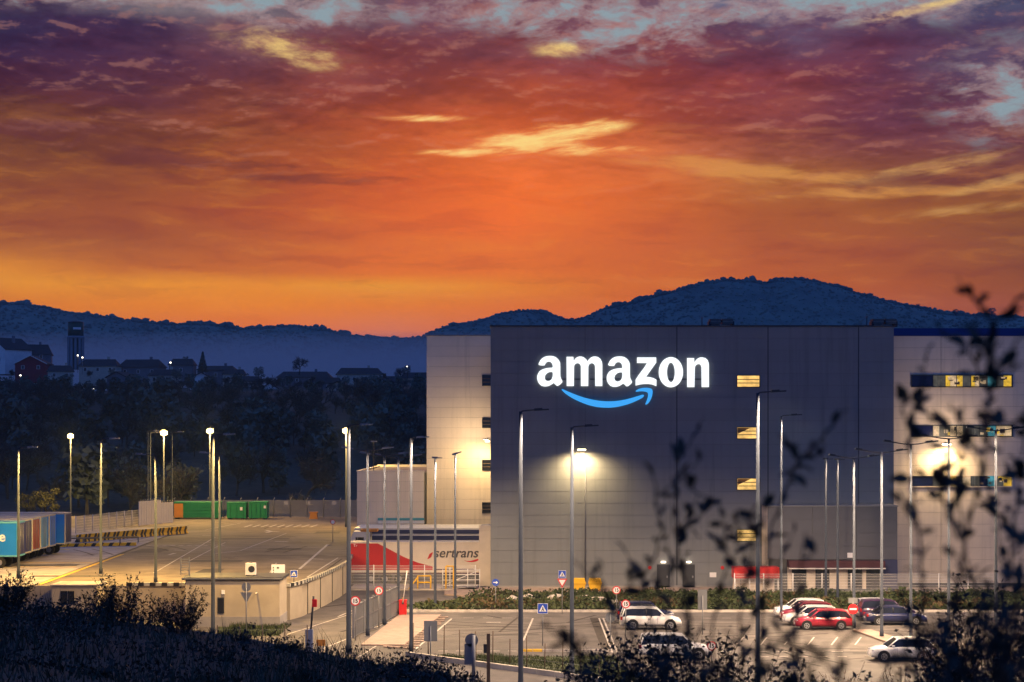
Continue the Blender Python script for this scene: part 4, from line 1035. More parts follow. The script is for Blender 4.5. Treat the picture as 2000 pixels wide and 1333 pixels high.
lamp(294, 846, 1012, YZ, 'right', 'right pole of the close pair behind the pale panel screen', 0, WARM, yard, rad=.1, d=240)
lamp(304, 890, 1135, YZ, 'left', 'short pale lamp with its arm pointing left in the yard', PW*.8, WARM, yard, d=141.2)
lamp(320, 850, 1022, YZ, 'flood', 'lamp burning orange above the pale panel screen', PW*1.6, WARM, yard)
lamp(336, 845, 1012, YZ, 'right', 'unlit lamp just right of the burning one above the panel screen', 0, WARM, yard, rad=.1)
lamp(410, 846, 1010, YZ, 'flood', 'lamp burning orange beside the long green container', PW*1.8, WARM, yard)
lamp(416, 851, 1242, 0, 'right', 'dark tall single-arm lamp in front of the gatehouse left end', PW, WARM, near, rad=.15)
lamp(429, 887, 1135, YZ, 'left', 'short pale lamp with its arm pointing left behind the gatehouse', PW*.8, WARM, yard, d=141.4)
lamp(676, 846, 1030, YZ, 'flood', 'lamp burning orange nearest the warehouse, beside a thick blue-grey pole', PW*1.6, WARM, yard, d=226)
lamp(681, 832, 1276, 0, 'right', 'thick blue-grey pole with arm beside the grey slatted gate', PW, PINK, near, rad=.17)
lamp(718, 880, 1243, 0, 'tee', 'twin-armed lamp at the near end of the grey gate', PW, PINK, tees)
lamp(751, 890, 1222, 0, 'tee', 'twin-armed lamp at the middle of the grey gate', PW, PINK, tees)
lamp(778, 894, 1202, 0, 'tee', 'twin-armed lamp at the far end of the grey gate by the red box', PW, PINK, tees)
lamp(803, 857, 1274, 0, 'right', 'tall lamp standing at the dark pavers', PW, PINK, near, rad=.13, arm=.9)
lamp(850, 896, 1191, 0, 'top', 'slim lamp with flat top in front of the trailer lettering, left of a pair', PW, PINK, 'slim lamps by the hedge')
lamp(889, 887, 1177, 0, 'top', 'slim lamp with tilted head in front of the trailer lettering, right of a pair', PW, PINK, 'slim lamps by the hedge', turn=.2)
lamp(1017, 804, 1352, 0, 'right', 'tall dark lamp rising in front of the grey wall left of the lettering', PW, WHITE, near, rad=.15)
lamp(1117, 835, 1322, 0, 'right', 'tall dark lamp rising in front of the burning wall floodlight', PW, WHITE, near, rad=.14)
lamp(1480, 768, 1352, 0, 'right', 'tallest pale lamp crossing the column of lit stair windows', PW, WHITE, near, rad=.14)
lamp(1526, 813, 1212, 0, 'right', 'slim lamp in front of the annex left corner', PW, WHITE, near, rad=.11)
lamp(1613, 898, 1180, 0, 'top', 'slim lamp before the annex, leftmost of three', PW*.12, PINK, 'slim lamps before the annex')
lamp(1636, 899, 1184, 0, 'top', 'slim lamp before the annex, middle of three', PW*.12, PINK, 'slim lamps before the annex')
lamp(1668, 895, 1228, 0, 'tee', 'twin-armed lamp behind the no-entry sign', PW, PINK, tees)
lamp(1722, 884, 1247, 0, 'tee', 'twin-armed lamp on the parking island tip', PW, PINK, tees)
lamp(1779, 868, 1258, 0, 'tee', 'twin-armed lamp at the nose of the navy saloon', PW, PINK, tees)
lamp(1853, 857, 1275, 0, 'tee', 'twin-armed lamp crossing the burning floodlight on the cream wing', PW, PINK, tees)
lamp(1945, 841, 1290, 0, 'tee', 'twin-armed lamp farthest right, partly behind leaves', PW, PINK, tees)

# ------------------------------------------------------------------ signs
def disc(n=20, r=.3): return [(r*math.cos(2*math.pi*i/n), r*math.sin(2*math.pi*i/n)) for i in range(n)]
def flat(o, name, loops, m, y, z, dep=.006, x=0): return link(name, outline_mesh(name, loops, [m], dep), o, (x, y, z), UP)
def post(o, h, m=steel, r=.035): MB().tube([(0,0.03,0),(0,0.03,h)], r, 8).build('post', m, o)
def sign_base(x, ytop, ybase, label, g=0, d=None, cat='sign', grp=None):
    b = P(x, ybase, g) if d is None else Vector(((x-1000)*d/FPX, d, g))
    o = empty('road_sign', b, 0, label, cat, grp); return o, (lambda y: EYE-(y-HOR)*b.y/FPX-g), b.y/FPX
def limit15(x, yc, ybase, r_px, label, g=0, txt='15', d=None):
    o, zf, k = sign_base(x, yc, ybase, label, g, d, grp='speed limit signs'); z = zf(yc); r = r_px*k
    post(o, z+r)
    flat(o, 'plate', [disc(24, r)], sign_red, -.02, z, .02); flat(o, 'face', [disc(24, r*.76)], sign_white, -.035, z)
    if txt: link('number', text_mesh('number', txt, r*1.15, [sign_black], .006, 0, r*.035), o, (0,-.045,z-r*.02), UP)
limit15(694, 1174, 1252, 9.5, 'round red-rimmed 15 sign beside the near end of the gate')
limit15(740, 1154, 1228, 8.5, 'round red-rimmed 15 sign at the middle of the gate')
limit15(1204, 1153, 1203, 8, 'round red-rimmed 15 sign at the hedge behind the white car, upper of two')
limit15(1222, 1180, 1245, 8.5, 'round red-rimmed 15 sign overlapping the white car tail, lower of two')
limit15(1390, 1262, 1305, 9, 'round red-rimmed 15 sign half hidden in the dark twigs')
limit15(650, 1020, 1050, 5, 'small round sign standing alone on the yard edge', YZ, '', d=196)
limit15(548, 1113, 1150, 5, 'small round sign right of the white board', YZ, '', d=142)
def ped(x, yc, ybase, half_px, label, g=0, d=None, tri=None):
    o, zf, k = sign_base(x, yc, ybase, label, g, d, grp='pedestrian crossing signs'); z = zf(yc); r = half_px*k
    post(o, z+r)
    flat(o, 'plate', [[(-r,-r),(r,-r),(r,r),(-r,r)]], sign_white, -.012, z, .02)
    q = r*.93; flat(o, 'face', [[(-q,-q),(q,-q),(q,q),(-q,q)]], sign_blue, -.026, z)
    flat(o, 'triangle', [[(-r*.74,-r*.58),(r*.74,-r*.58),(0,r*.72)]], sign_white, -.034, z)
    flat(o, 'walker', [[(-.06*r,.32*r),(.08*r,.30*r),(.12*r,.0),(.30*r,-.50*r),(.16*r,-.50*r),(.02*r,-.16*r),(-.18*r,-.50*r),(-.32*r,-.50*r),(-.08*r,.0)]], sign_black, -.042, z)
    if tri is not None:
        zt, w = zf(tri), half_px*1.35*k
        flat(o, 'yield_plate', [[(-w,w*.8),(w,w*.8),(0,-w*.95)]], sign_red, -.012, zt, .02); flat(o, 'yield_face', [[(-w*.66,w*.60),(w*.66,w*.60),(0,-w*.56)]], sign_white, -.028, zt)
    return o
ped(1060, 1189, 1262, 10, 'blue pedestrian crossing sign alone in the middle of the car park')
ped(1098, 1122, 1199, 7.5, 'blue pedestrian crossing sign above a yield triangle by the yellow bins', tri=1139)
ped(574, 1121, 1160, 7, 'blue pedestrian crossing sign at the top of the retaining wall', YZ, d=143)
o, zf, k = sign_base(968, 1138, 1192, 'round blue sign with white arrow pointing right by the hedge', cat='sign'); z = zf(1138); r = 7*k
post(o, z+r); flat(o, 'plate', [disc(24,r)], sign_blue, -.02, z, .02)
flat(o, 'arrow', [[(-r*.65,-r*.13),(r*.1,-r*.13),(r*.1,-r*.42),(r*.68,0),(r*.1,r*.42),(r*.1,r*.13),(-r*.65,r*.13)]], sign_white, -.034, z)
o, zf, k = sign_base(1666, 1190, 1236, 'round red no-entry sign in front of the red hatchback'); z = zf(1190); r = 10*k
post(o, z+1.9*r); flat(o, 'plate', [disc(24,r)], sign_red, -.02, z, .02); flat(o, 'bar', [[(-r*.7,-r*.17),(r*.7,-r*.17),(r*.7,r*.17),(-r*.7,r*.17)]], sign_white, -.034, z)
MB().box(-r*.9,r*.9,-.0,.02,z+r*1.15,z+r*2.2).build('back_plate', greysign, o)
def backs(x, ybase, label, items, g=0, d=None, w=.04):
    o, zf, k = sign_base(x, 0, ybase, label, g, d, grp='signs seen from behind'); top = 0
    for it in items:
        z = zf(it[1]); top = max(top, z)
        if it[0] == 'disc': flat(o, 'plate', [disc(24, it[2]*k)], greysign, .0, z, .02, (it[3] if len(it) > 3 else 0)*k)
        elif it[0] == 'rect': flat(o, 'plate', [[(-it[2]*k,-it[3]*k),(it[2]*k,-it[3]*k),(it[2]*k,it[3]*k),(-it[2]*k,it[3]*k)]], greysign, 0.0, z, .02, (it[4] if len(it) > 4 else 0)*k)
        else: flat(o, 'plate', [[(-it[2]*k,it[2]*k*.8),(it[2]*k,it[2]*k*.8),(0,-it[2]*k*.95)]], greysign, .0, z, .02)
    MB().tube([(0,-.05,0),(0,-.05,top+.3)], w, 8).build('post', steel, o)
backs(481, 1240, 'grey backs of a round and a triangular sign in front of the gatehouse', [('disc',1147,9),('tri',1167,12)])
backs(841, 1298, 'grey back of a square sign at the dark pavers', [('rect',1233,13,20)])
backs(925, 1345, 'thick post with grey round and square sign backs at the low wall', [('disc',1251,13,-4),('rect',1278,11,20,-7)], w=.11)
backs(1192, 1260, 'grey back of a round sign left of the white cars', [('disc',1206,10)])
backs(1372, 1240, 'grey back of a tall sign in front of the hedge', [('rect',1172,9,20)])
# white direction board by the gatehouse
bd = empty('direction_board', (gx(529), 138.2, YZ-.8), 0, 'white direction board with black arrows above the gatehouse roof', 'sign')
MB().box(-.52,.52,-.03,.03,.75,2.55).build('board', sign_white, bd)
for s_ in (-.4,.4): MB().tube([(s_,.06,0),(s_,.06,2.5)], .035, 6).build('post', steel, bd)
for zz in (2.3, 1.65):
    flat(bd, 'arrow', [[(-.10,-.05),(-.02,-.05),(-.02,-.09),(.10,0),(-.02,.09),(-.02,.05),(-.10,.05)]], sign_black, -.045, zz)
for i in range(7): MB().box(-.40,-.33,-.045,-.031,1.05+i*.2,1.17+i*.2).build('line_mark', sign_black, bd)
for i in range(5): MB().box(-.15,.35,-.04,-.031,1.0+i*.12,1.04+i*.12).build('line_mark', greysign, bd)
pl = empty('notice_plate', P(627,1292), 0, 'small brown notice plate on a post by the dark bank', 'sign')
post(pl, EYE-(1258-HOR)*pl.location.y/FPX, brownpost); MB().box(-.28,.28,-.03,.0,EYE-(1262-HOR)*pl.location.y/FPX,EYE-(1250-HOR)*pl.location.y/FPX).build('plate', orange_m, pl)

# ------------------------------------------------------------------ gate, posts, boxes
g0, g1 = P(690,1247), P(779,1201); gd = (g1-g0); gl = gd.length; ga = math.atan2(gd.y, gd.x)
gt = empty('sliding_gate', g0, ga, 'long grey slatted metal gate receding towards the red box', 'gate')
slat = MB().box(-.055,.055,-.02,.02,.12,2.3).mesh('slat', greysign)
nsl = int(gl/.21)
for i in range(nsl): link('slat', slat, gt, (.1+i*.21, 0, 0))
for z in (.1, 1.2, 2.28): MB().box(0, gl, -.035, .035, z-.04, z+.04).build('rail', steel, gt)
for i in range(6): MB().box(i*gl/5-.07, i*gl/5+.07, -.07, .07, 0, 2.45).build('post', steel, gt)
rb = empty('barrier_box', P(787,1203), 0, 'bright red barrier box at the far end of the grey gate', 'barrier')
MB().box(-.3,.3,-.22,.22,0,1.2).build('cabinet', red_m, rb); MB().box(-.33,.33,-.25,.25,1.2,1.27).build('lid', red_m, rb)
MB().box(-.08,.08,-.3,-.23,.95,1.1).build('hub', darkmetal, rb); MB().tube([(0,-.28,1.02),(0.35,-.28,3.6)], .04, 6).build('boom', white_m, rb)
MB().box(-.06,.06,-.06,.06,1.27,1.42).build('beacon', yellow_m, rb)
ip = empty('intercom_post', P(604,1282), 0, 'blue-grey access cabinet with leaning dark post and red box on top', 'access post')
MB().box(-.24,.24,-.2,.2,0,1.75).build('cabinet', mat('blue grey cabinet', (0.13,0.16,0.26), .6, var=.2, scale=2), ip)
MB().tube([(.1,0,1.6),(.28,0,3.9)], .07, 6).build('post', darkmetal, ip); MB().box(.2,.5,-.12,.12,3.2,3.7).build('red_box', red_m, ip)
for x, yt, yb, lab in ((828,1236,1345,'dark brown wooden post with meter box at the low wall'),):
    dp = empty('timber_post', P(954,1340), 0, lab, 'post')
    MB().box(-.1,.1,-.1,.1,0,3.0).build('shaft', brownpost, dp); MB().box(-.28,-.1,-.12,.12,1.9,2.4).build('meter_box', darkmetal, dp)
# wire fence on brown posts along the low wall
wf = empty('wire_fence', v0, ang, 'thin wire fence on brown posts along the low wall', 'fence')
for i in range(13): MB().tube([(i*1.5,.5,0),(i*1.5+random.uniform(-.06,.06),.5,2.0+random.uniform(-.2,.25))], .035, 5).build('post', brownpost, wf)
for z in (.4,.8,1.2,1.6,1.9): MB().tube([(0,.5,z),(9,.5,z-.03),(18.2,.5,z)], .008, 4).build('wire', steel, wf)
wf2 = empty('wire_fence', P(452,1285), 0, 'thin brown wire fence below the gatehouse', 'fence')
for i in range(5): MB().tube([(i*1.45-.9,0,0),(i*1.45-.9,0,2.1)], .04, 5).build('post', brownpost, wf2)
for z in (.6,1.2,1.8): MB().tube([(-1,0,z),(5,0,z)], .008, 4).build('wire', steel, wf2)

def mesh_fence(name, pts, h, n_between, pm, mm, label, tops=0.0, wires=8, pr=.045, g=0.0):
    o = empty(name, (pts[0][0], pts[0][1], g), 0, label, 'fence'); base = Vector((pts[0][0], pts[0][1], 0))
    for a, b in zip(pts[:-1], pts[1:]):
        a = Vector((a[0],a[1],0))-base; b = Vector((b[0],b[1],0))-base; n_ = max(1, int(round((b-a).length/n_between)))
        for i in range(n_+1):
            q = a.lerp(b, i/n_)
            if i == n_ and (b+base-Vector((pts[-1][0],pts[-1][1],0))).length > .01: continue
            pp = [(q.x,q.y,0),(q.x,q.y,h+.05)]
            if tops: pp += [(q.x+.16,q.y-.1,h+tops)]
            MB().tube(pp, pr, 6).build('post', pm, o)
            if i < n_:
                e = a.lerp(b, (i+1)/n_)
                pn = MB().quad((q.x,q.y,.08),(e.x,e.y,.08),(e.x,e.y,h),(q.x,q.y,h)).build('mesh_panel', mm, o)
                wb = MB()
                for k in range(wires):
                    z = .1+(h-.12)*k/(wires-1); wb.tube([(q.x,q.y,z),(e.x,e.y,z)], .012, 4)
                wb.build('wires', pm, pn)
    return o
mesh_fence('yard_fence', [P(340,1011,YZ)[:2], P(697,1011,YZ)[:2]], 2.45, 2.45, steel, mesh_grey, 'tall grey mesh fence across the back of the truck yard', .35, 5, .06, YZ)
mesh_fence('side_fence', [P(148,1042,YZ)[:2], P(272,1026,YZ)[:2]], 2.0, 2.3, white_m, mesh_grey, 'grey mesh fence between blue trailer and panel screen', 0, 7, .06, YZ)
mesh_fence('entrance_fence', [(P(1434,1170).x,156.5),(P(1880,1170).x+3,156.5)], 2.1, 2.55, white_m, mesh_white, 'white mesh fence in front of the annex entrance', 0, 9, .05, .1)
mesh_fence('dock_fence', [(-15.2,166.5),(-3.4,166.2)], 2.1, 2.6, white_m, mesh_white, 'pale mesh fence in front of the red and white trailer', 0, 8, .05, .1)
dg = empty('dock_gate', (-6.4,165.6,0), 0, 'pale tubular swing gate at the warehouse corner', 'gate')
for z in (.4,.9,1.4,1.8): MB().tube([(0,0,z),(3.4,.4,z)], .035, 6).build('rail', white_m, dg)
for x_ in (0,1.1,2.3,3.4): MB().tube([(x_,x_*.118,0),(x_,x_*.118,1.9)], .04, 6).build('upright', white_m, dg)
MB().tube([(0,0,.4),(3.4,.4,1.8)], .03, 6).build('brace', white_m, dg)
yb = empty('yellow_barrier', (-8.7,165.4,0), 0, 'yellow tubular safety barrier in front of the trailer', 'barrier')
for p0, p1 in (((0,0,0),(0,0,1.3)),((1.2,0,0),(1.2,0,1.3)),((0,0,1.3),(1.2,0,1.3)),((0,0,.7),(1.2,0,.7)),((-.9,0,0),(0,0,1.2)),((2.6,0,0),(2.6,0,2.2)),((3.3,0,0),(3.3,0,2.2)),((2.6,0,2.2),(3.3,0,2.2))):
    MB().tube([p0,p1], .07, 6).build('bar', yellow_m, yb)
# stair railing on the yard's edge
sr = empty('stair_railing', (-15.2,178,YZ), 0, 'dark sloping steel railing on the yard edge beside the trailer', 'railing')
for i in range(9):
    MB().tube([(-.2-i*.12,i*1.6,0),(-.2-i*.12,i*1.6,1.1)], .035, 5).build('post', darkmetal, sr)
for z in (.55,1.1): MB().tube([(-.2,0,z),(-1.16,12.8,z)], .035, 5).build('rail', darkmetal, sr)

# ------------------------------------------------------------------ yard furniture
bar = MB().prism([(-.3,0),(.3,0),(.22,.18),(.10,.32),(.09,.85),(-.09,.85),(-.10,.32),(-.22,.18)], -.8, .8)
bar.v = [(y, x, z) for x, y, z in bar.v]; bar.f = [tuple(reversed(f)) for f in bar.f]
bar_me = bar.mesh('barrier', stripes)
a, b = P(150,1060,YZ), P(364,1042,YZ); n = 12
for i in range(n):
    q = a.lerp(b, (i+.5)/n)
    o = link('jersey_barrier', bar_me, None, (q.x,q.y,YZ), (0,0,math.atan2((b-a).y,(b-a).x)))
    tag(o, ['yellow and black striped jersey barrier touching the blue trailer nose']*1 and ('yellow and black striped jersey barrier, number %s counted from the blue trailer' % ['one','two','three','four','five','six','seven','eight','nine','ten','eleven','twelve'][i]), 'barrier', 'striped jersey barriers in a row')
    o.scale = ((b-a).length/n/1.62, 1, 1)
kbm = MB().box(-1.1,1.1,-.16,.16,0,.34).mesh('kerb_block', stripes)
sk = empty('striped_kerb', P(180,1068,YZ), 0, 'low yellow and black striped kerb in front of the jersey barriers', 'kerb')
for i in range(5):
    q = P(93,1069,YZ).lerp(P(262,1066,YZ), (i+.5)/5); put(link('kerb_block', kbm, None, q), sk)
gr = empty('guard_rail', P(100,1060,YZ), 0, 'steel guard rail between striped kerb and jersey barriers', 'guard rail')
qa, qb = P(90,1064,YZ), P(270,1060,YZ)
put(MB().tube([qa+Vector((0,0,.6)), qb+Vector((0,0,.6))], .10, 6).build('rail', mat('rusty rail',(.35,.26,.12),.7,var=.3), ), gr)
for i in range(6):
    q = qa.lerp(qb, i/5); put(MB().box(q.x-.06,q.x+.06,q.y-.05,q.y+.05,YZ,YZ+.62).build('post', steel), gr)
# pale panel screen
sc0, sc1 = P(271,1027,YZ), P(338,1021,YZ)
scn = empty('panel_screen', sc0, math.atan2((sc1-sc0).y,(sc1-sc0).x), 'tall pale corrugated panel screen with spiked top beside the green container', 'screen')
sl_ = (sc1-sc0).length
for i in range(14):
    MB().box(i*sl_/14+.02,(i+1)*sl_/14-.03,-.04,.04,0,3.1-.35*(i > 8)).build('panel', white_m, scn)
    MB().tube([(i*sl_/14+.1,0,3.0-.35*(i > 8)),(i*sl_/14+.25,-.15,3.35-.35*(i > 8))], .03, 5).build('spike', steel, scn)
# green containers
def skip(x0, x1, ytop, ybase, dep, label, ribs, horiz=False):
    b = P((x0+x1)/2, ybase, YZ); k = b.y/FPX; w = (x1-x0)*k; h = (ybase-ytop)*k
    o = empty('waste_container', b, 0, label, 'waste container', 'green containers by the yard fence')
    MB().box(-w/2,w/2,0,dep,.15,h).build('body', green_m, o)
    MB().box(-w/2-.06,w/2+.06,-.06,dep+.06,h,h+.1).build('top_rail', green_m, o)
    for s_ in (-1,1): MB().box(s_*(w/2-.25)-.15,s_*(w/2-.25)+.15,0.05,dep,0,.15).build('skid', darkmetal, o)
    for i in range(ribs):
        if horiz: MB().box(-w/2+.02,w/2-.02,-.09,0,.3+i*(h-.4)/ribs,.42+i*(h-.4)/ribs).build('rib', green_m, o)
        else: MB().box(-w/2+(i+.5)*w/ribs-.06,-w/2+(i+.5)*w/ribs+.06,-.10,0,.2,h-.02).build('rib', green_m, o)
    return o, w, h
oc, w, h = skip(340,428,982.5,1014,2.4,'long green ribbed container with an orange door at the panel screen',4,True)
MB().box(-w/2+.05,-w/2+1.25,-.12,-.092,.2,h-.1).build('orange_door', orange_m, oc)
oc, w, h = skip(443,480,983,1014.5,2.4,'small green waste container, left one of two',3)
MB().box(w*.2,w*.2+.35,-.13,-.101,h*.55,h*.75).build('label_plate', sign_white, oc)
oc, w, h = skip(486,521,982,1014.5,2.4,'small green waste container, right one of two',4)
MB().box(w*.34,w*.34+.3,-.13,-.101,h*.65,h*.82).build('label_plate', sign_white, oc)
cbx = empty('cable_drum_crate', P(612,1014,YZ), 0, 'orange wooden crate against the back yard fence', 'crate')
MB().prism([(-.55,0),(.55,0),(.45,.85),(-.45,.85)], 0, .9).build('body', orange_m, cbx); MB().box(-.6,.6,-.05,.95,.85,.95).build('lid', orange_m, cbx)
for x, s_ in ((559,'left one of three'),(602,'middle one of three'),(653,'right one of three')):
    p = P(x, 983, YZ); q = P(x,1010,YZ)
    o = empty('fence_notice', (q.x,q.y-.12,EYE-(983-HOR)*q.y/FPX), 0, 'small white notice on the back yard fence, '+s_, 'notice', 'fence notices')
    MB().box(-.28,.28,-.02,.02,-.24,.24).build('plate', sign_white, o); MB().box(-.18,.18,-.025,-.021,-.02,.1).build('print', greysign, o)

# ------------------------------------------------------------------ trailers
def trailer(xend, d, length, skin, endm, label, frame=white_m, g=YZ, deep=2.5, flip=False):
    X1 = (xend-1000)*d/FPX
    o = empty('trailer', (X1-length/2, d+deep/2, g), 0, label, 'trailer', 'parked trailers')
    hl, hd = length/2, deep/2
    MB().box(-hl+.05,hl-.05,-hd+.02,hd-.02,1.15,3.95).build('body', skin, o)
    MB().box(-hl,hl,-hd-.02,hd+.02,3.95,4.08).build('roof', frame, o)
    MB().box(-hl,hl,-hd-.02,hd+.02,1.02,1.15).build('floor_rail', frame, o)
    for s_ in (-1,1): MB().box(s_*hl-.06,s_*hl+.06,-hd-.03,-hd+.08,1.15,3.95).build('corner_post', frame, o)
    MB().box(hl-.05,hl+.02,-hd+.06,hd-.06,1.2,3.9).build('end_door', endm, o)
    for s_ in (-.5,0,.5): MB().tube([(hl+.05,s_,1.25),(hl+.05,s_,3.85)], .025, 5).build('lock_bar', steel, o)
    MB().box(-hl+.5,hl-.5,-.5,.5,.85,1.02).build('chassis', darkmetal, o)
    for i in range(3):
        for s_ in (-1,1):
            wx = hl-1.6-i*1.35
            t = MB().tube([(wx,s_*(hd-.35),.5),(wx,s_*(hd-.02),.5)], .5, 16).build('wheel', tyre_m, o)
            MB().tube([(wx,s_*(hd-.01),.5),(wx,s_*(hd+.01),.5)], .26, 12).build('rim', rim_m, t)
    MB().box(-hl+2.2,-hl+2.4,-hd+.1,-hd+.3,0,.9).build('landing_leg', darkmetal, o); MB().box(-hl+2.2,-hl+2.4,hd-.3,hd-.1,0,.9).build('landing_leg', darkmetal, o)
    return o, hl, hd
t1, hl, hd = trailer(34, 157.5, 13.4, bluetr, navytr, 'blue trailer lettered in white, nearest of the row at the left edge', mat('teal rail',(.10,.34,.42),.5,var=.1))
link('lettering', text_mesh('lettering', 'prime', 1.25, [sign_white], .01, 0, .03, 'RIGHT'), t1, (hl-1.05,-hd-.0,2.75), UP)
trailer(47, 161.0, 13.4, bluetr, navytr, 'trailer with navy doors, second of the row from the near blue one', tan_m)
trailer(63, 164.3, 13.4, bluetr, mat('dull red door',(.26,.035,.03),.5,var=.1), 'trailer with dull red doors, third of the row', tan_m)
trailer(79, 167.6, 13.4, bluetr, mat('pale blue door',(.10,.28,.46),.5,var=.2), 'trailer with pale blue doors, fourth of the row', tan_m)
trailer(96, 170.9, 13.4, bluetr, bluetr, 'trailer with bright blue doors, fifth of the row', tan_m)
t6, hl, hd = trailer(127, 175.0, 13.4, bluetr, navytr, 'long blue trailer with dark navy end, farthest and longest showing of the row', tan_m)
MB().box(hl-1.4,hl-.9,-hd-.01,-hd+.015,3.3,3.4).build('side_mark', sign_white, t6)
# red and white trailer with lettering
tx0, tx1, td = (684-1000)*172/FPX, (936-1000)*172/FPX, 172.0
tr = empty('trailer', ((tx0+tx1)/2, td+1.25, 0), 0, 'long white trailer with red swoosh and dark lettering at the warehouse corner', 'trailer', 'parked trailers')
hl = (tx1-tx0)/2
MB().box(-hl,hl,-1.23,1.25,1.1,3.9).build('body', whitetr, tr); MB().box(-hl-.02,hl+.02,-1.28,1.28,3.9,4.03).build('roof', whitetr, tr)
MB().box(-hl,hl,-1.27,1.27,.95,1.1).build('floor_rail', maroon, tr)
kx = lambda x: (x-1000)*td/FPX-(tx0+tx1)/2; kz = lambda y: EYE-(y-HOR)*td/FPX
link('red_swoosh', outline_mesh('red_swoosh', [[(kx(684.5),kz(1114)),(kx(684.5),kz(1061.5)),(kx(737),kz(1061.5)),(kx(760),kz(1073)),(kx(788),kz(1088)),(kx(815),kz(1099)),(kx(845),kz(1107)),(kx(845),kz(1114))]], [redtr], .01), tr, (0,-1.24,0), UP)
link('red_stripe', outline_mesh('red_stripe', [[(kx(850),kz(1111)),(kx(925),kz(1111)),(kx(925),kz(1114)),(kx(850),kz(1114))]], [maroon], .01), tr, (0,-1.24,0), UP)
link('lettering', text_mesh('lettering', 'sertrans', 1.30, [mat('lettering grey',(.07,.06,.055),.5,var=0)], .012, .22, .022), tr, (kx(890),-1.245,kz(1081)), UP)
for i in range(4): link('emblem_leaf', outline_mesh('emblem_leaf', [smooth_loop([(0,0),(.25,.05),(.55,.32),(.30,.26)])], [sign_red], .012), tr, (kx(833)+i*.055,-1.245,kz(1093)+i*.13), UP)
link('emblem_curve', outline_mesh('emblem_curve', [smooth_loop([(kx(903),kz(1094)),(kx(917),kz(1097)),(kx(934.5),kz(1091)),(kx(934.5),kz(1096)),(kx(918),kz(1099.5))])], [sign_red], .012), tr, (0,-1.244,0), UP)
link('small_lettering', text_mesh('small_lettering', 'Tr', .38, [sign_white], .01), tr, (kx(694),-1.25,kz(1066)), UP)
for i in range(3):
    for s_ in (-1,1):
        t = MB().tube([(-hl+2+i*1.35,s_*.9,.5),(-hl+2+i*1.35,s_*1.22,.5)], .5, 16).build('wheel', tyre_m, tr); MB().tube([(-hl+2+i*1.35,s_*1.23,.5),(-hl+2+i*1.35,s_*1.25,.5)], .26, 12).build('rim', rim_m, t)
MB().box(hl-3.5,hl-.4,-1.1,1.1,.35,.95).build('underbox', darkmetal, tr)
# white tractor unit parked behind
tc_ = empty('tractor_unit', ((702-1000)*186/FPX, 186, YZ*.4), 0, 'white lorry cab behind the red trailer, half hidden by lamp poles', 'lorry')
MB().prism([(-1.1,.9),(1.2,.9),(1.2,3.2),(-.5,3.3),(-1.0,2.1),(-1.15,1.9)], -1.2, 1.2).build('cab', white_m, tc_)
MB().box(-.3,.55,-1.23,-1.19,1.9,2.7).build('side_window', glassdark, tc_); MB().box(.2,1.9,-1.1,1.1,3.25,3.5).build('roof_deflector', orange_m, tc_)
MB().box(-1.0,4,-.5,.5,.5,.9).build('chassis', darkmetal, tc_)
for x_ in (-.4,2.8):
    for s_ in (-1,1): MB().tube([(x_,s_*.85,.5),(x_,s_*1.2,.5)], .5, 14).build('wheel', tyre_m, tc_)
# yellow grit bins
for x, lab in ((1131,'yellow plastic bin by the grey wall, left one of two'),(1162,'yellow plastic bin by the grey wall, right one of two')):
    p = W(x, 0, 163.5); o = empty('grit_bin', (p.x,163.5,.12), 0, lab, 'bin', 'yellow bins')
    MB().prism([(-.48,.12),(.48,.12),(.58,.62),(-.58,.62)], -.4, .45).build('body', yellow_m, o)
    MB().prism([(-.62,.62),(.62,.62),(.60,.78),(-.60,.78)], -.48, .5).build('rim', yellow_m, o)
    MB().prism([(-.58,.78),(.58,.78),(.5,1.12),(-.5,1.12)], -.30, .46).build('lid', yellow_m, o)
    for s_ in (-.4,.4): MB().box(s_-.08,s_+.08,-.3,.35,0,.12).build('foot', orange_m, o)
# red shelter
rs = empty('bike_shelter', ((1476-1000)*160/FPX,160,.12), 0, 'shelter with bright red roof beside the annex', 'shelter')
hw = 44*160/FPX
MB().box(-hw,hw,-.7,1.2,1.45,2.42).build('roof_fascia', red_m, rs)
for s_ in (-1,-.33,.33,1): MB().tube([(s_*(hw-.1),-.6,0),(s_*(hw-.1),-.6,1.45)], .05, 6).build('post', white_m, rs)
for i in range(5): MB().box(-hw+.1+i*2*(hw-.1)/5,-hw+.02+(i+1)*2*(hw-.1)/5,1.1,1.13,.1,1.44).build('back_panel', panel_c, rs)

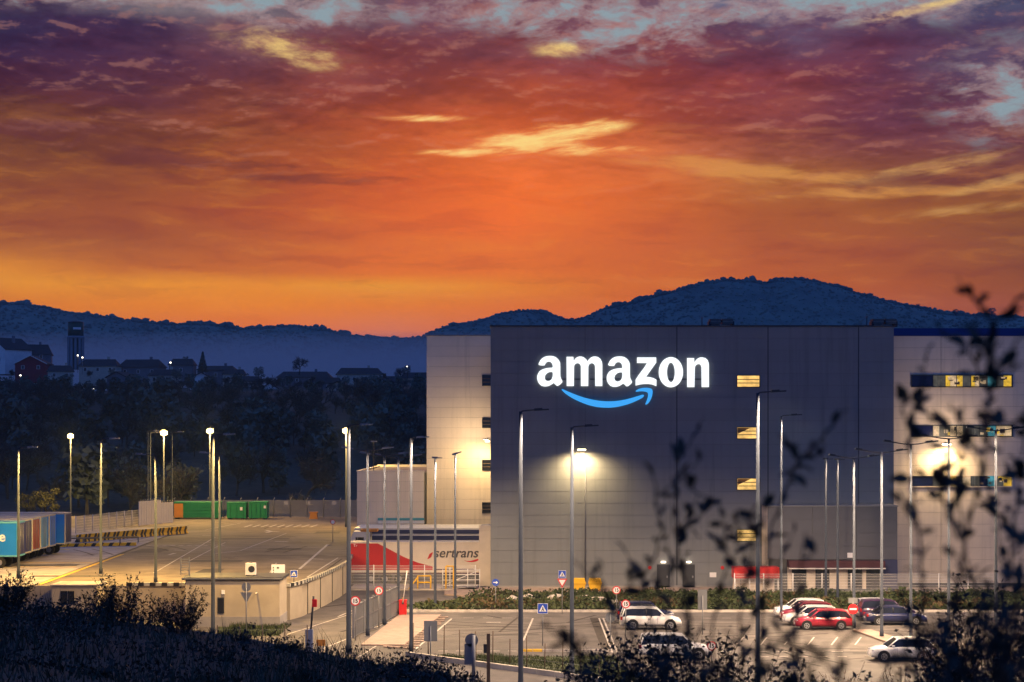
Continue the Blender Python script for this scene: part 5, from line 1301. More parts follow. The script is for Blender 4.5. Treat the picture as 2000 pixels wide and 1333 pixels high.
# ------------------------------------------------------------------ cars
def paint(name, col): return mat(name, col, .32, var=.04, coat=.6, spec=.5)
def car(x0, x1, ybase, face, kind, pm, label):
    b = P((x0+x1)/2, ybase); L_ = (x1-x0)*b.y/FPX; k = 1.0
    b.y += .85                                   # the near wheels stand on the traced line
    o = empty('parked_car', b, 0 if face > 0 else math.pi, label, 'car', 'parked cars')
    w = .88; hl = L_/2
    if kind == 'suv':   H, belt, sill, wr = 1.64, 1.02, .34, .36; cab = [(-.95,.0),(-.86,.92),(-.60,1.0),(.02,1.0),(.20,.92),(.46,.02)]
    elif kind == 'sedan': H, belt, sill, wr = 1.43, .90, .26, .32; cab = [(-.72,.0),(-.46,.9),(-.22,1.0),(.06,1.0),(.20,.9),(.48,.02)]
    else:               H, belt, sill, wr = 1.48, .92, .26, .32; cab = [(-.96,.0),(-.80,.88),(-.52,1.0),(.02,1.0),(.18,.92),(.50,.02)]
    if kind == 'sedan': top = [(-1,.62),(-.985,.86),(-.9,.93),(-.72,.97),(-.4,1.0),(.2,1.0),(.48,.98),(.72,.88),(.90,.78),(.975,.66),(1,.5)]
    else: top = [(-1,.60),(-.99,.92),(-.95,1.0),(-.7,1.02),(-.3,1.0),(.2,1.0),(.5,.98),(.74,.90),(.90,.80),(.975,.66),(1,.5)]
    st = []
    for t, zf_ in top:
        wt_ = w*(1-.16*max(0,abs(t)-.72)/.28) if abs(t) > .72 else w
        zt = belt*zf_
        st.append([(t*hl, s_*wx*wt_, z_) for s_, wx, z_ in ((-1,.90,sill),(-1,1.0,sill+.16),(-1,1.0,zt*.80),(-1,.93,zt),(0,.5,zt+.03),(1,.93,zt),(1,1.0,zt*.80),(1,1.0,sill+.16),(1,.90,sill))])
    bm = MB(); base = 0
    for r_ in st: bm.v += r_
    nr = 9
    for i in range(len(st)-1):
        for j in range(nr-1):
            bm.f.append((i*nr+j, i*nr+nr+j, i*nr+nr+j+1, i*nr+j+1)); bm.m.append(0); bm.sm.append(True)
        bm.f.append((i*nr+nr-1, i*nr+nr+nr-1, i*nr+nr, i*nr)); bm.m.append(0); bm.sm.append(False)
    bm.f.append(tuple(range(nr))); bm.m.append(0); bm.sm.append(False)
    bm.f.append(tuple((len(st)-1)*nr+j for j in reversed(range(nr)))); bm.m.append(0); bm.sm.append(False)
    bm.f = [tuple(reversed(f)) for f in bm.f]
    bm.build('body', pm, o)
    # glass house
    zt0 = belt*1.0; gm = MB(); cs = []
    for t, u in cab:
        z_ = zt0+(H-zt0-.04)*u; wb_, wtp = w*.90, w*(.90-.16*u)
        cs.append([(t*hl,-wb_,zt0-.03),(t*hl,-wtp,z_),(t*hl,wtp,z_),(t*hl,wb_,zt0-.03)])
    for r_ in cs: gm.v += r_
    for i in range(len(cs)-1):
        for j in range(3):
            gm.f.append((i*4+j, i*4+j+1, i*4+4+j+1, i*4+4+j)); gm.m.append(0); gm.sm.append(False)
    gm.build('window_glass', glassdark, o)
    rf = MB(); idx = [1,2,3,4]
    for a_, b_ in zip(idx[:-1], idx[1:]):
        pa, pb_ = cs[a_], cs[b_]
        q = [Vector(pa[1])+Vector((0,-.015,.02)), Vector(pb_[1])+Vector((0,-.015,.02)), Vector(pb_[2])+Vector((0,.015,.02)), Vector(pa[2])+Vector((0,.015,.02))]
        rf.quad(*q); rf.quad(q[0], q[0]-Vector((0,0,.07)), q[1]-Vector((0,0,.07)), q[1]); rf.quad(q[3], q[2], q[2]-Vector((0,0,.07)), q[3]-Vector((0,0,.07)))
    rf.build('roof', pm, o)
    for s_ in (1, 2):
        for a_, b_ in ((4,5),(0,1)):
            e0, e1 = Vector(cs[a_][s_]), Vector(cs[b_][s_ if (b_ != 5 and a_ != 0) else s_])
            lo = Vector(cs[b_][0 if s_ == 1 else 3]) if b_ == 5 else Vector(cs[a_][0 if s_ == 1 else 3])
            up_ = Vector(cs[4][s_]) if b_ == 5 else Vector(cs[1][s_])
            MB().tube([lo, up_], .045, 5).build('pillar', pm, o)
        tm = -.12 if kind != 'suv' else -.16
        sd_ = -1 if s_ == 1 else 1
        MB().tube([(tm*hl, sd_*w*.905, zt0), (tm*hl, sd_*w*.745, H-.05)], .035, 5).build('pillar', blackp, o)
    wx_ = (-.60*hl, .62*hl)
    for xx in wx_:
        for s_ in (-1, 1):
            MB().tube([(xx,s_*(w-.12),wr+.02),(xx,s_*(w+.004),wr+.02)], wr+.07, 20).build('wheel_arch', blackp, o)
            t_ = MB().tube([(xx,s_*(w-.18),wr),(xx,s_*(w+.012),wr)], wr, 20).build('wheel', tyre_m, o)
            rm_ = MB()
            rm_.tube([(xx,s_*(w+.011),wr),(xx,s_*(w+.016),wr)], wr*.66, 16)
            rm_.build('rim', rim_m, t_)
            sp = MB()
            for q_ in range(5):
                a_ = 2*math.pi*(q_+.5)/5; c0 = Vector((xx+math.cos(a_)*wr*.36, s_*(w+.018), wr+math.sin(a_)*wr*.36))
                sp.tube([c0, c0+Vector((0,s_*.004,0))], wr*.15, 8)
            sp.build('rim_gaps', blackp, t_)
    for s_ in (-1, 1):
        MB().box(hl*.86,hl*.965,s_*w*.62-.16,s_*w*.62+.16,belt*.66,belt*.79).build('headlight', lamp_clear, o)
        MB().box(-hl*.995,-hl*.93,s_*w*.72-.14,s_*w*.72+.14,belt*.72,belt*.95).build('tail_light', lamp_red, o)
        MB().box(hl*.30,hl*.38,s_*(w+.09)-.07,s_*(w+.09)+.07,zt0-.02,zt0+.13).build('mirror', pm, o)
        MB().box(-.10*hl,-.02*hl,s_*(w+.012)-.012,s_*(w+.012)+.012,belt*.78,belt*.82).build('door_handle', blackp, o)
        MB().box(.20*hl,.205*hl,s_*(w+.003)-.006,s_*(w+.003)+.006,sill+.1,belt*.9).build('door_gap', blackp, o)
    MB().box(hl*.985,hl*1.005,-.26,.26,sill+.12,sill+.24).build('number_plate', sign_white, o)
    MB().box(-hl*1.005,-hl*.985,-.26,.26,sill+.22,sill+.34).build('number_plate', sign_white, o)
    MB().box(-hl*.5,hl*.5,-w*.9,w*.9,sill-.08,sill+.02).build('underbody', blackp, o)
    return o
c_red, c_sil, c_white, c_navy, c_plum, c_dred = paint('car red',(.30,.012,.03)), paint('car silver',(.48,.48,.50)), paint('car white',(.66,.66,.66)), paint('car navy',(.010,.014,.06)), paint('car plum',(.035,.012,.05)), paint('car dark red',(.14,.01,.02))
car(1555,1665,1231,-1,'hatch',c_red,'dark red hatchback beside the no-entry sign, front of its row')
car(1533,1641,1223,-1,'hatch',c_sil,'silver hatchback right behind the dark red hatchback')
car(1527,1632,1215,-1,'hatch',c_dred,'red-nosed car third back in the row behind the no-entry sign')
car(1516,1618,1208,-1,'hatch',c_white,'white car deepest in the row behind the no-entry sign')
car(1693,1812,1222,1,'sedan',c_navy,'navy saloon facing right, front of the row beyond the island')
car(1680,1792,1214,1,'suv',c_plum,'plum estate car right behind the navy saloon')
car(1672,1775,1207,1,'hatch',c_sil,'pale car deepest behind the navy saloon')
car(1212,1332,1231,1,'suv',c_white,'white off-roader facing right at the near end of the hedge')
car(1206,1318,1219,1,'suv',c_navy,'dark off-roader parked just behind the white one')
car(1248,1392,1290,1,'suv',c_sil,'silver off-roader mostly hidden behind dark twigs')
car(1703,1828,1293,-1,'hatch',c_white,'white hatchback nearest the camera beside the right-hand bushes')

# ------------------------------------------------------------------ vegetation
def quads_cloud(c, nrm_r, size, r, asp=2.0):
    """leaf quads at centres c (n,3) with random orientation"""
    n = len(c); a = r.normal(size=(n,3)); a /= np.linalg.norm(a,axis=1)[:,None]
    b = r.normal(size=(n,3)); b -= (a*b).sum(1)[:,None]*a; b /= np.linalg.norm(b,axis=1)[:,None]
    s = (size*r.uniform(.6,1.4,n))[:,None]
    v = np.stack([c-a*s, c+b*s/asp, c+a*s, c-b*s/asp], 1).reshape(-1,3)
    return v, np.arange(n*4).reshape(n,4)
def seg_quads(p, q, w0, w1, r):
    """branch segments as thin crossed quads"""
    d = q-p; L_ = np.linalg.norm(d,axis=1)[:,None]+1e-9; d = d/L_
    o = np.cross(d, np.array([[.3,.9,.1]])); o /= np.linalg.norm(o,axis=1)[:,None]+1e-9; o2 = np.cross(d,o)
    V = []
    for ax_ in (o, o2):
        V.append(np.stack([p-ax_*w0[:,None], p+ax_*w0[:,None], q+ax_*w1[:,None], q-ax_*w1[:,None]], 1))
    v = np.concatenate(V).reshape(-1,3); return v, np.arange(len(v)).reshape(-1,4)
def join(parts):
    V, F, M_, n = [], [], [], 0
    for v, f, m in parts:
        V.append(v); F.append(f+n); M_.append(np.full(len(f), m)); n += len(v)
    return np.concatenate(V), np.concatenate(F), np.concatenate(M_)
def branch_tree(h, r, spread=.5, levels=4, kids=4, droop=0.0, trunk=.35):
    """skeleton of a bare tree: lists of segments"""
    segs = []
    def grow(p, d, L_, w, lev):
        k = 3; q = p
        for i in range(k):
            d2 = d+r.normal(0,.13,3); d2[2] += .05; d2 /= np.linalg.norm(d2)
            e = q+d2*L_/k; segs.append((q, e, w*(1-.25*i/k), w*(1-.25*(i+1)/k), lev)); q = e; d = d2
            if lev < levels and (lev > 0 or i > 0):
                for _ in range(kids if i == k-1 else kids-2):
                    a = r.normal(0,1,3); a -= a.dot(d)*d; a /= np.linalg.norm(a)+1e-9
                    nd_ = d*(1-spread)+a*spread; nd_[2] += .12-droop; nd_ /= np.linalg.norm(nd_)
                    grow(q, nd_, L_*r.uniform(.55,.8), w*.55, lev+1)
    grow(np.zeros(3), np.array([0,0,1.0]), h*trunk, h*.022, 0)
    return segs
def skeleton_arrays(segs, wmin=0.0):
    P0 = np.array([s[0] for s in segs]); P1 = np.array([s[1] for s in segs]); w0 = np.maximum(np.array([s[2] for s in segs]), wmin); w1 = np.maximum(np.array([s[3] for s in segs]), wmin)
    return P0, P1, w0, w1
# --- the dark wood on the slope: one mass
r = np.random.default_rng(11); protos = []
for k in range(4):
    s_ = branch_tree(9, r, .55, 3, 4); P0, P1, w0, w1 = skeleton_arrays(s_, .035)
    v, f = seg_quads(P0, P1, w0, w1, r); tips = P1[[i for i, q in enumerate(s_) if q[4] >= 2]]
    tips = tips[r.permutation(len(tips))[:220]]; v2, f2 = quads_cloud(tips+r.normal(0,.5,tips.shape), 0, .22, r, 3)
    protos.append(join([(v,f,0),(v2,f2,1)]))
for k in range(4):
    n = 420; c = r.normal(size=(n,3)); c /= np.linalg.norm(c,axis=1)[:,None]; c *= (r.uniform(.25,1,n)**.5)[:,None]*np.array([2.6,2.6,3.4])
    lob = 1+.35*np.sin(c[:,0:1]*1.7+k)*np.cos(c[:,2:3]*1.3); c = c*lob+np.array([0,0,5.2])
    v, f = quads_cloud(c, 0, .62, r, 1.6); t_ = np.array([[0,0,0.]]), np.array([[0,0,5.0]])
    v2, f2 = seg_quads(t_[0], t_[1], np.array([.2]), np.array([.1]), r); protos.append(join([(v2,f2,0),(v,f,1)]))
parts_ = []; N = 620
yy = 268+(r.uniform(0,1,N)**.8)*395; pxs = r.uniform(-120, 960, N); xx = (pxs-1000)*yy/FPX; zz = land(xx, yy)
for i in range(N):
    v, f, m_ = protos[r.integers(0,4) if r.uniform() < .72 else r.integers(4,8)]
    a = r.uniform(0,6.28); s_ = r.uniform(.45,1.4)*(1 if yy[i] < 520 else (.62 if yy[i] < 600 else .42))*.95
    ca, sa = math.cos(a)*s_, math.sin(a)*s_
    V = np.stack([v[:,0]*ca-v[:,1]*sa+xx[i], v[:,0]*sa+v[:,1]*ca+yy[i], v[:,2]*s_+zz[i]-.3], -1); parts_.append((V, f, m_))
V = np.concatenate([p_[0] for p_ in parts_]); off = np.cumsum([0]+[len(p_[0]) for p_ in parts_[:-1]])
F = np.concatenate([p_[1]+o_ for p_, o_ in zip(parts_, off)]); M_ = np.concatenate([p_[2] for p_ in parts_])
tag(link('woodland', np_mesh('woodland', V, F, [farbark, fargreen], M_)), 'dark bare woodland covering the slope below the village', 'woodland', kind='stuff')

# --- single trees one can pick out
def tree(name, x, ybase, d, h, label, kind, m_leaf=fargreen, seed=1, wmin=.05, z=None):
    p = W(x, ybase, d); r = np.random.default_rng(seed)
    o = empty(name, (p.x, d, p.z if z is None else z), 0, label, 'tree', 'trees on the skyline')
    if kind == 'bare':
        s_ = branch_tree(h, r, .6, 3, 4, 0, .34); tr_ = [q for q in s_ if q[4] == 0]; cr = [q for q in s_ if q[4] > 0]
        v, f = seg_quads(*skeleton_arrays(tr_, wmin*2), r); link('trunk', np_mesh('trunk', v, f, bark), o)
        P0, P1, w0, w1 = skeleton_arrays(cr, wmin); v, f = seg_quads(P0, P1, w0, w1, r)
        v2, f2 = quads_cloud(P1[::5]+r.normal(0,.12,P1[::5].shape), 0, h*.012, r, 2); vv, ff, mm = join([(v,f,0),(v2,f2,1)])
        link('crown', np_mesh('crown', vv, ff, [bark, m_leaf], mm), o)
    elif kind == 'conifer':
        MB().tube([(0,0,-2),(0,0,h)], [h*.03,.05], 6).build('trunk', bark, o)
        n = 900; t_ = r.uniform(0,1,n)**1.3; a = r.uniform(0,6.28,n); rr = (1-t_)*h*.24*r.uniform(.35,1.1,n)+.1
        c = np.stack([np.cos(a)*rr, np.sin(a)*rr, t_*h*.95+.3], -1); v, f = quads_cloud(c, 0, h*.045, r, 1.6); link('crown', np_mesh('crown', v, f, m_leaf), o)
    else:
        MB().tube([(0,0,-2),(h*.02,0,h*.35),(-h*.02,0,h*.7)], [h*.035,h*.025,h*.01], 7).build('trunk', bark, o)
        lim = MB(); cl = []
        for i in range(9):
            a = i*2.4; e = Vector((math.cos(a)*h*.26*r.uniform(.6,1.1), math.sin(a)*h*.26, h*(.42+.5*(i/9)))); lim.tube([(0,0,h*(.25+.35*i/9)), e*.6+Vector((0,0,h*.16)), e], [h*.014,h*.01,h*.004], 5); cl.append(np.array(e))
        lim.build('limb', bark, o); cs_ = []
        for e in cl:
            n = 110; q = r.normal(size=(n,3)); q /= np.linalg.norm(q,axis=1)[:,None]; cs_.append(e+q*(r.uniform(.1,1,n)**.5)[:,None]*np.array([.16,.16,.12])*h)
        c = np.concatenate(cs_); v, f = quads_cloud(c, 0, h*.028, r, 1.7); link('crown', np_mesh('crown', v, f, m_leaf), o)
    return o
tree('bare_tree', 584, 733, 668, 9.2, 'spreading bare tree black against the misty hill above the long roof', 'bare', seed=3, wmin=.035)
tree('bare_tree', 783, 748, 668, 7.5, 'bare tree beside the warehouse edge above the cream house', 'bare', seed=5, wmin=.03)
tree('conifer', 396, 728, 672, 7.8, 'dark pointed conifer standing between the village houses', 'conifer', seed=6)
tree('leafy_tree', 362, 716, 685, 4.0, 'small round tree left of the conifer', 'leafy', seed=8)
for i, (x, yb_, h, lab) in enumerate(((1792,606,6.5,'small umbrella-crowned tree on the hill shoulder, leftmost of five'),(1808,612,6.5,'umbrella-crowned tree on the hill shoulder, second of five'),(1866,620,8.5,'umbrella-crowned tree on the ridge, third of five'),(1936,624,12,'tallest wide-crowned tree group on the ridge at right'),(1975,622,7.5,'umbrella-crowned tree on the ridge, rightmost of five'))):
    tree('leafy_tree', x, yb_, 1742, h, lab, 'leafy', seed=20+i)
rv = random.Random(4)
for i, x in enumerate((22,108,132,176,218,258,305,345,412,446,505,552,612,676,726,748,795)):
    tree('leafy_tree' if i % 3 else 'bare_tree', x, 748+rv.uniform(-14,14), VD-20-rv.uniform(0,25), rv.uniform(3.2,6.2), 'dark %s tree among the village houses, number %s from the left edge' % ('bushy' if i % 3 else 'bare', ('one','two','three','four','five','six','seven','eight','nine','ten','eleven','twelve','thirteen','fourteen','fifteen','sixteen','seventeen')[i]), 'leafy' if i % 3 else 'bare', seed=100+i, wmin=.03)
olive = mat('olive foliage', (.075,.075,.028), .9, var=.4, scale=.8)
tree('leafy_tree', 88, 996, 268, 5.2, 'olive green tree catching the yard light behind the blue trailers', 'leafy', olive, seed=31, z=1.2)
tree('leafy_tree', 52, 1000, 272, 4.6, 'dim olive tree left of the brighter one behind the trailers', 'leafy', olive, seed=32, z=1.2)

# --- planting bed: low ground cover as one mass, boulders one by one
r = np.random.default_rng(21); n = 26000
bx_ = r.uniform(-8.6, 46, n); by_ = r.uniform(nd+.6, 158.0, n)
kx0 = np.interp(by_, [nd, 152, 158], [-9.0, -5.5, -1.0]); keep = bx_ > kx0; bx_, by_ = bx_[keep], by_[keep]
hh = .18+.55*np.clip(wob(bx_, by_, .9, 3)+.25, 0, 1)+.25*np.clip(wob(bx_, by_, 2.3, 5), 0, 1)+ (by_ > 154)*.25
c = np.stack([bx_, by_, .14+r.uniform(.1,1,len(bx_))*hh], -1); v, f = quads_cloud(c, 0, .17, r, 1.7)
mi = (wob(bx_, by_, .5, 9)+r.normal(0,.35,len(bx_)) > .45).astype(int)
tag(link('ground_cover', np_mesh('ground_cover', v, f, [hedge_m, hedge_o], mi)), 'low green and rusty shrubs filling the bed along the warehouse walkway', 'shrubs', kind='stuff')
def boulder(x, y, s_, lab, seed):
    r = np.random.default_rng(seed); bm = bmesh.new(); bmesh.ops.create_icosphere(bm, subdivisions=2, radius=1)
    for q in bm.verts: q.co *= 1+.22*math.sin(q.co.x*3+seed)*math.cos(q.co.y*4)+r.uniform(-.08,.08); q.co.z *= .62
    me = bpy.data.meshes.new('boulder'); bm.to_mesh(me); bm.free(); me.materials.append(rock_m)
    p = P(x, y); o = link('boulder', me, None, (p.x,p.y,.3), (0,0,seed), (s_*1.3,s_,s_)); tag(o, lab, 'boulder', 'pale boulders in the bed')
for i, (x, y, s_, lab) in enumerate(((1000,1178,.5,'pale boulder in the bed, leftmost near the blue arrow sign'),(1032,1176,.6,'pale boulder in the bed in front of the tall dark lamp'),(1085,1176,.65,'pale boulder in the bed left of the yield triangle'),(1142,1177,.6,'pale boulder in the bed below the yellow bins'),(1168,1182,.7,'largest pale boulder just right of the yellow bins'),(1195,1186,.5,'pale boulder in the bed beside the 15 sign'))): boulder(x, y, s_, lab, i+1)

# --- verge grass and grass on the dark bank
def blades(n, fx, hmin, hmax, w, m, name, label, seed):
    r = np.random.default_rng(seed); x, y, z = fx(r, n); n = len(x); a = r.uniform(0,6.28,n); h = r.uniform(hmin,hmax,n)*(.45+1.1*np.clip(wob(x,y,.8,seed)+wob(x,y,2.1,seed+1)*.6+.35,0,1.4)); l = r.normal(0,.3,(n,2))*h[:,None]
    dx_, dy_ = np.cos(a)*w, np.sin(a)*w
    v = np.stack([np.stack([x-dx_,y-dy_,z],-1), np.stack([x+dx_,y+dy_,z],-1), np.stack([x+l[:,0],y+l[:,1],z+h],-1)],1).reshape(-1,3)
    tag(link(name, np_mesh(name, v, np.arange(3*n).reshape(n,3), m)), label, 'grass', kind='stuff')
def on_verge(r, n):
    u, w_ = r.uniform(0,1,n), r.uniform(0,1,n)
    a, b, c, d = (np.array(q[:2]) for q in (v0, v1, P(1200,1283), P(835,1283)))
    q = (a*(1-u)[:,None]+b*u[:,None])*(1-w_)[:,None]+(d*(1-u)[:,None]+c*u[:,None])*w_[:,None]; return q[:,0], q[:,1], np.full(n,.02)
blades(9000, on_verge, .08, .3, .03, hedge_m, 'verge_grass', 'short green grass on the near verge', 41)
def on_bank(r, n):
    y = r.uniform(22, 56, n); px_ = r.uniform(-60, 1150, n); x = (px_-1000)*y/FPX; return x, y, land(x, y)-.05
blades(9000, on_bank, .12, .6, .016, leaf_m, 'bank_grass', 'dark rough grass on the near bank', 42)
r = np.random.default_rng(47); n = 26000; y = r.uniform(22, 54, n); x = (r.uniform(-60, 1000, n)-1000)*y/FPX
den = wob(x, y, .55, 2)+.7*wob(x, y, 1.4, 4); k_ = den+r.normal(0,.25,n) > .15; x, y, den = x[k_], y[k_], den[k_]
hh = (.15+.75*np.clip(den,0,1.2))*r.uniform(.05,1,len(x)); v, f = quads_cloud(np.stack([x, y, land(x, y)+hh], -1), 0, .055, r, 2.2)
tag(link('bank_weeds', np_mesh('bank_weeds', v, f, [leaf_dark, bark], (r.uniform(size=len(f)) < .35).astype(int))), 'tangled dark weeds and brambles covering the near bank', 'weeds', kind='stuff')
def on_gatehouse(r, n):
    x = r.uniform(P(425,1243).x, P(545,1243).x, n); y = r.uniform(P(500,1243).y, P(500,1222).y, n); return x, y, np.full(n,.02)
blades(3000, on_gatehouse, .1, .3, .03, hedge_m, 'gatehouse_grass', 'patch of green grass before the gatehouse', 43)

# --- twiggy shrubs
def shrub(x, ytop, ybase_z, d, w, label, seed, nst=46, leaf=.035, nl=26, wm=twig_m, lm=leaf_m, up=.8, grp='twiggy shrubs', thick=.008):
    p = W(x, ytop, d); z0 = ybase_z if ybase_z is not None else float(land(p.x, d)); h = p.z-z0
    r = np.random.default_rng(seed); o = empty('shrub', (p.x, d, z0), 0, label, 'shrub', grp)
    A0, A1, W0, W1, C = [], [], [], [], []
    for i in range(nst):
        a = r.uniform(0,6.28); lean = r.uniform(.05,.62)*(w/h)*1.1; L_ = h*r.uniform(.55,1.02)*(1-.25*min(1,lean)); q = np.array([math.cos(a)*w*.08, math.sin(a)*w*.08, -.1]); dr = np.array([math.cos(a)*lean, math.sin(a)*lean, 1.0])
        k = 7
        for j in range(k):
            dr = dr+r.normal(0,.10,3); dr[2] = max(dr[2], .4); u = dr/np.linalg.norm(dr); e = q+u*L_/k
            A0.append(q); A1.append(e); W0.append(thick*(1-.7*j/k)); W1.append(thick*(1-.7*(j+1)/k))
            if j >= 1:
                for _ in range(3):
                    t_ = u+r.normal(0,.55,3); t_ /= np.linalg.norm(t_); g = e+t_*h*r.uniform(.05,.16); A0.append(e); A1.append(g); W0.append(thick*.45); W1.append(thick*.25)
                    for s_ in np.linspace(.3,1,max(1,nl//9)): C.append(e+(g-e)*s_+r.normal(0,.02,3))
            q = e
    A0, A1 = np.array(A0), np.array(A1); v, f = seg_quads(A0, A1, np.array(W0), np.array(W1), r); link('branches', np_mesh('branches', v, f, wm), o)
    if nl: v, f = quads_cloud(np.array(C), 0, leaf, r, 1.9); link('foliage', np_mesh('foliage', v, f, lm), o)
    return o
shrub(225, 1108, None, 49.0, 1.9, 'big dark shrub on the bank, with a lamp pole rising behind it', 51, 60, .034)
shrub(350, 1132, None, 49.0, 1.9, 'second dark shrub on the bank, right of the biggest', 52, 60, .03)
shrub(18, 1102, None, 48.0, 1.5, 'dark shrub on the bank cut by the picture\'s left edge', 53, 50, .034)
shrub(150, 1175, None, 49.0, .8, 'little shrub on the bank left of the biggest one', 54, 20, .03)
shrub(470, 1222, None, 49.5, 1.1, 'low pale weeds on the bank crest under the gatehouse', 55, 40, .022, 18)
shrub(560, 1232, None, 49.5, 1.3, 'low weeds on the bank crest left of the access cabinet', 56, 40, .022, 18)
shrub(790, 1262, None, 46.0, 1.2, 'leafy weeds at the lower end of the dark bank', 57, 50, .03)
shrub(850, 1282, None, 40.0, 1.0, 'green weeds below the square sign back', 58, 50, .03)
shrub(910, 1305, None, 36.0, .8, 'sparse weeds at the thick sign post', 59, 30, .025)
for i, (x, yt, d, w, lab) in enumerate(((80,1222,44,1.2,'low tangled weeds on the dark bank under the left-edge shrub'),(290,1246,42,1.6,'low tangled weeds on the dark bank under the two shrubs'),(430,1262,40,1.5,'low tangled weeds on the dark bank below the gatehouse'),(600,1290,38,1.4,'low tangled weeds on the dark bank below the access cabinet'),(180,1290,32,1.3,'dim tangle of weeds low in the bottom left corner'),(400,1300,32,1.5,'dim tangle of weeds at the bottom edge left of centre'),(560,1318,30,1.0,'small dim weeds at the bottom edge under the notice plate'))):
    shrub(x, yt, None, d, w, lab, 91+i, 70, .028, 18, twig_m, leaf_m, thick=.006)
lit_twig = mat('lamplit twig', (.16,.12,.095), .9, var=.4, scale=4)  # twig colour made paler, with the lamplight put into it
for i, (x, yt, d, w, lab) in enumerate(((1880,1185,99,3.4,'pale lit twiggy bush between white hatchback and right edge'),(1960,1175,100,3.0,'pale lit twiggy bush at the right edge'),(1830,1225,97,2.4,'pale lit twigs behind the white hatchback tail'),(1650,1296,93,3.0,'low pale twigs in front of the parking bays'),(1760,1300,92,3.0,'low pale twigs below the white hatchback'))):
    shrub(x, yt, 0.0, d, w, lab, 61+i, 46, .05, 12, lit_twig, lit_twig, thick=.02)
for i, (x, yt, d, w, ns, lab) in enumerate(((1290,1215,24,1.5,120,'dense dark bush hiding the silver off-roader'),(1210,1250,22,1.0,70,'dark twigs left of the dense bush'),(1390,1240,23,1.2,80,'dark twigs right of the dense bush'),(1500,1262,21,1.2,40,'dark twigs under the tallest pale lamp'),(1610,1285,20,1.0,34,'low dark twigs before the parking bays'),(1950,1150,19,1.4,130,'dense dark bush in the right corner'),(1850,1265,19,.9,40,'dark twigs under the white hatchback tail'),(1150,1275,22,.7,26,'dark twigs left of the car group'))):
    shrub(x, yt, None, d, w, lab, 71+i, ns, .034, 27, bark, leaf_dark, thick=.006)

# --- branches close to the camera, out of focus: every leaf its own
leafs = []
for k in range(4):
    r = np.random.default_rng(90+k); l, w_ = 1.0, .20+.035*k
    prof = [(0,0),(.18,.55),(.45,1.0),(.72,.8),(.92,.35),(1,0)]
    V = []; F = []
    for t_, q in prof: V += [(t_*l, -q*w_, .10*q+.12*math.sin(t_*2.4)), (t_*l, 0, .12*math.sin(t_*2.4)), (t_*l, q*w_, .10*q+.12*math.sin(t_*2.4))]
    for i in range(len(prof)-1):
        for j in range(2): F.append((i*3+j, i*3+j+1, i*3+3+j+1, i*3+3+j))
    leafs.append(np_mesh('leaf', V, F, leaf_dark))
def near_shrub(label, stems, d, seed, leaf_px=40, step=26, dens=1.0):
    rr = random.Random(seed); b = W(stems[0][0][0], 0, d); z0 = float(land(b.x, d))-.05
    o = empty('leafy_shrub', (b.x, d, z0), 0, label, 'shrub', 'blurred shrubs close to the camera'); inv = Matrix.Translation(o.location).inverted()
    for si, st in enumerate(stems):
        dd = d+rr.uniform(-.35,.35); pts = [W(x, y, dd+.12*i*rr.uniform(-1,1)) for i, (x, y) in enumerate(st)]
        # bring the first point down to the ground
        pts = [Vector((pts[0].x+rr.uniform(-.1,.1), pts[0].y, z0-.02))]+pts if st[0][1] > 1330 else pts
        fine = []
        for i in range(len(pts)-1):
            for k in range(4): fine.append(pts[i].lerp(pts[i+1], k/4)+Vector((rr.uniform(-1,1),rr.uniform(-1,1),rr.uniform(-1,1)))*.006)
        fine.append(pts[-1]); n = len(fine)
        s_ = MB().tube(fine, [.0042*(1-.72*i/n) for i in range(n)], 6).build('stem', bark); s_.parent = o; s_.matrix_parent_inverse = inv
        px_m = dd/FPX
        runs = [(fine, step, 1.0)]
        for _ in range(max(2, n//4)):            # side twigs
            i = rr.randrange(n//3, n); q = fine[i]; t_ = (fine[min(i+1,n-1)]-fine[max(i-1,0)]).normalized()
            dv = (t_*rr.uniform(.3,.9)+Vector((rr.choice((-1,1))*rr.uniform(.4,1),rr.uniform(-.5,.5),rr.uniform(-.2,.5)))).normalized(); ln_ = rr.uniform(50,130)*px_m
            tw = [q, q+dv*ln_*.5+Vector((0,0,ln_*.05)), q+dv*ln_+Vector((0,0,ln_*.18))]
            ts = MB().tube(tw, [.0022,.0016,.0009], 5).build('twig', bark); ts.parent = o; ts.matrix_parent_inverse = inv
            runs.append((tw, step*.6, .85))
        for run, stp, sc_ in runs:
            for i in range(1, len(run)):
                a, c = run[i-1], run[i]; L_ = (c-a).length
                if a.z < EYE-(1345-HOR)*px_m-.02: continue
                k = int(L_/(stp*px_m)*dens+rr.random())
                for _ in range(k):
                    q = a.lerp(c, rr.random()); t_ = (c-a).normalized(); sd_ = Vector((rr.uniform(-1,1),rr.uniform(-.6,.6),rr.uniform(-.5,.8))); dirl = (t_*rr.uniform(.2,1)+sd_*.9).normalized()
                    sz = leaf_px*px_m*rr.uniform(.35,1.1)*sc_
                    lf = bpy.data.objects.new('leaf', rr.choice(leafs)); COL.objects.link(lf)
                    rot = dirl.to_track_quat('X','Z') @ Quaternion((1,0,0), rr.uniform(-1.5,1.5))
                    lf.parent = o; lf.matrix_parent_inverse = inv; lf.location = q; lf.rotation_mode = 'QUATERNION'; lf.rotation_quaternion = rot; lf.scale = (sz,sz*rr.uniform(.7,1.2),sz)
    return o
near_shrub('blurred leafy stems in front of the wall doors, left group', [[(1310,1400),(1300,1200),(1326,1040),(1322,905)],[(1300,1400),(1262,1130),(1292,1030),(1272,922)],[(1240,1400),(1195,1210),(1168,1090)],[(1330,1400),(1348,1180),(1312,1010)],[(1225,1400),(1240,1240),(1252,1130)]], 4.2, 5, 42, 40)
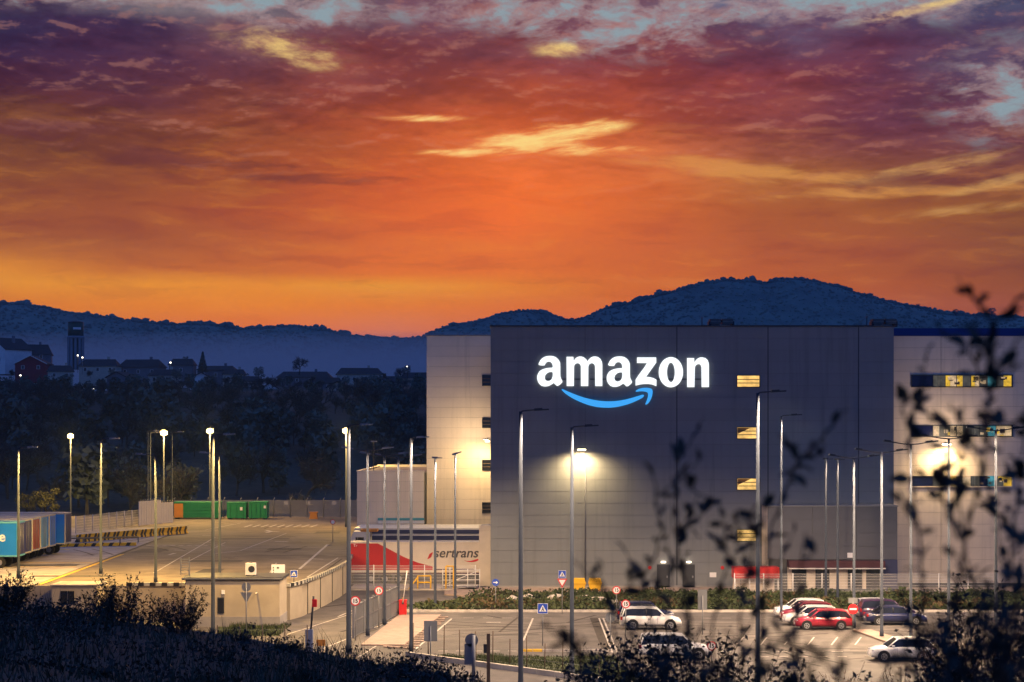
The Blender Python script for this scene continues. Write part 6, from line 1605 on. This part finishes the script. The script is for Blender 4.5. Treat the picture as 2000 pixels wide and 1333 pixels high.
near_shrub('blurred leafy stems below the lit stair windows, middle group', [[(1400,1400),(1390,1220),(1424,1090),(1404,985)],[(1450,1400),(1440,1200),(1474,1060),(1468,1000)],[(1470,1400),(1500,1060),(1540,940),(1560,900),(1612,872)],[(1560,1400),(1550,1220),(1574,1040)],[(1380,1400),(1360,1260),(1340,1160)]], 4.0, 6, 42, 44)
near_shrub('blurred leafy branches rising along the right edge of the picture', [[(1830,1400),(1880,1100),(1930,850),(1940,720),(1940,630)],[(1936,770),(1890,690),(1872,672)],[(1935,760),(1985,672)],[(1900,1400),(1965,1150),(1990,950),(2010,800)],[(1780,1400),(1802,1150),(1790,1000),(1758,778)],[(1925,880),(1850,840),(1790,790)],[(1850,1400),(1905,1200),(1872,960),(1842,880)],[(1960,1400),(1985,1200),(1955,1060),(1930,960)],[(1990,1400),(2010,1150),(1975,1000)],[(1930,820),(1990,840),(2030,850)],[(1880,1060),(1840,960),(1830,890)]], 3.6, 7, 46, 32, 1.15)
near_shrub('low blurred sprigs along the bottom right corner', [[(1700,1400),(1738,1300),(1800,1235)],[(1650,1400),(1640,1270),(1688,1190)],[(1930,1400),(1940,1250),(1960,1130)],[(1890,1400),(1930,1280),(1990,1200)],[(1860,1400),(1850,1290),(1800,1200)],[(1980,1400),(1950,1290),(1920,1170)],[(1600,1400),(1580,1310),(1530,1250)],[(1500,1400),(1480,1320),(1500,1230)],[(1120,1400),(1140,1300),(1120,1240)]], 3.2, 8, 46, 34, 1.15)

# ------------------------------------------------------------------ haze: one box of even, thin, pale air
hb = MB().box(-1800, 1800, -75, 2350, -20, 262)
hm = bpy.data.materials.new('haze'); hm.use_nodes = True; nt = hm.node_tree; nt.nodes.clear()
pv_ = nt.nodes.new('ShaderNodeVolumePrincipled'); pv_.inputs['Color'].default_value = (.5,.75,1.0,1); pv_.inputs['Density'].default_value = HAZE; pv_.inputs['Anisotropy'].default_value = 0.0
mo = nt.nodes.new('ShaderNodeOutputMaterial'); nt.links.new(pv_.outputs[0], mo.inputs['Volume'])
tag(hb.build('haze', hm), kind='stuff')
# mist lying in the valley between the village and the hills
ms = MB().box(-1500, 1200, 900, 1940, -15, 66)
mm_ = bpy.data.materials.new('mist'); mm_.use_nodes = True; nt = mm_.node_tree; nt.nodes.clear()
pv_ = nt.nodes.new('ShaderNodeVolumePrincipled'); pv_.inputs['Color'].default_value = (1.0,.98,.95,1); pv_.inputs['Density'].default_value = 0.0052; pv_.inputs['Anisotropy'].default_value = 0.0
mo = nt.nodes.new('ShaderNodeOutputMaterial'); nt.links.new(pv_.outputs[0], mo.inputs['Volume'])
tag(ms.build('mist', mm_), 'low mist lying in the valley behind the village', 'mist', kind='stuff')
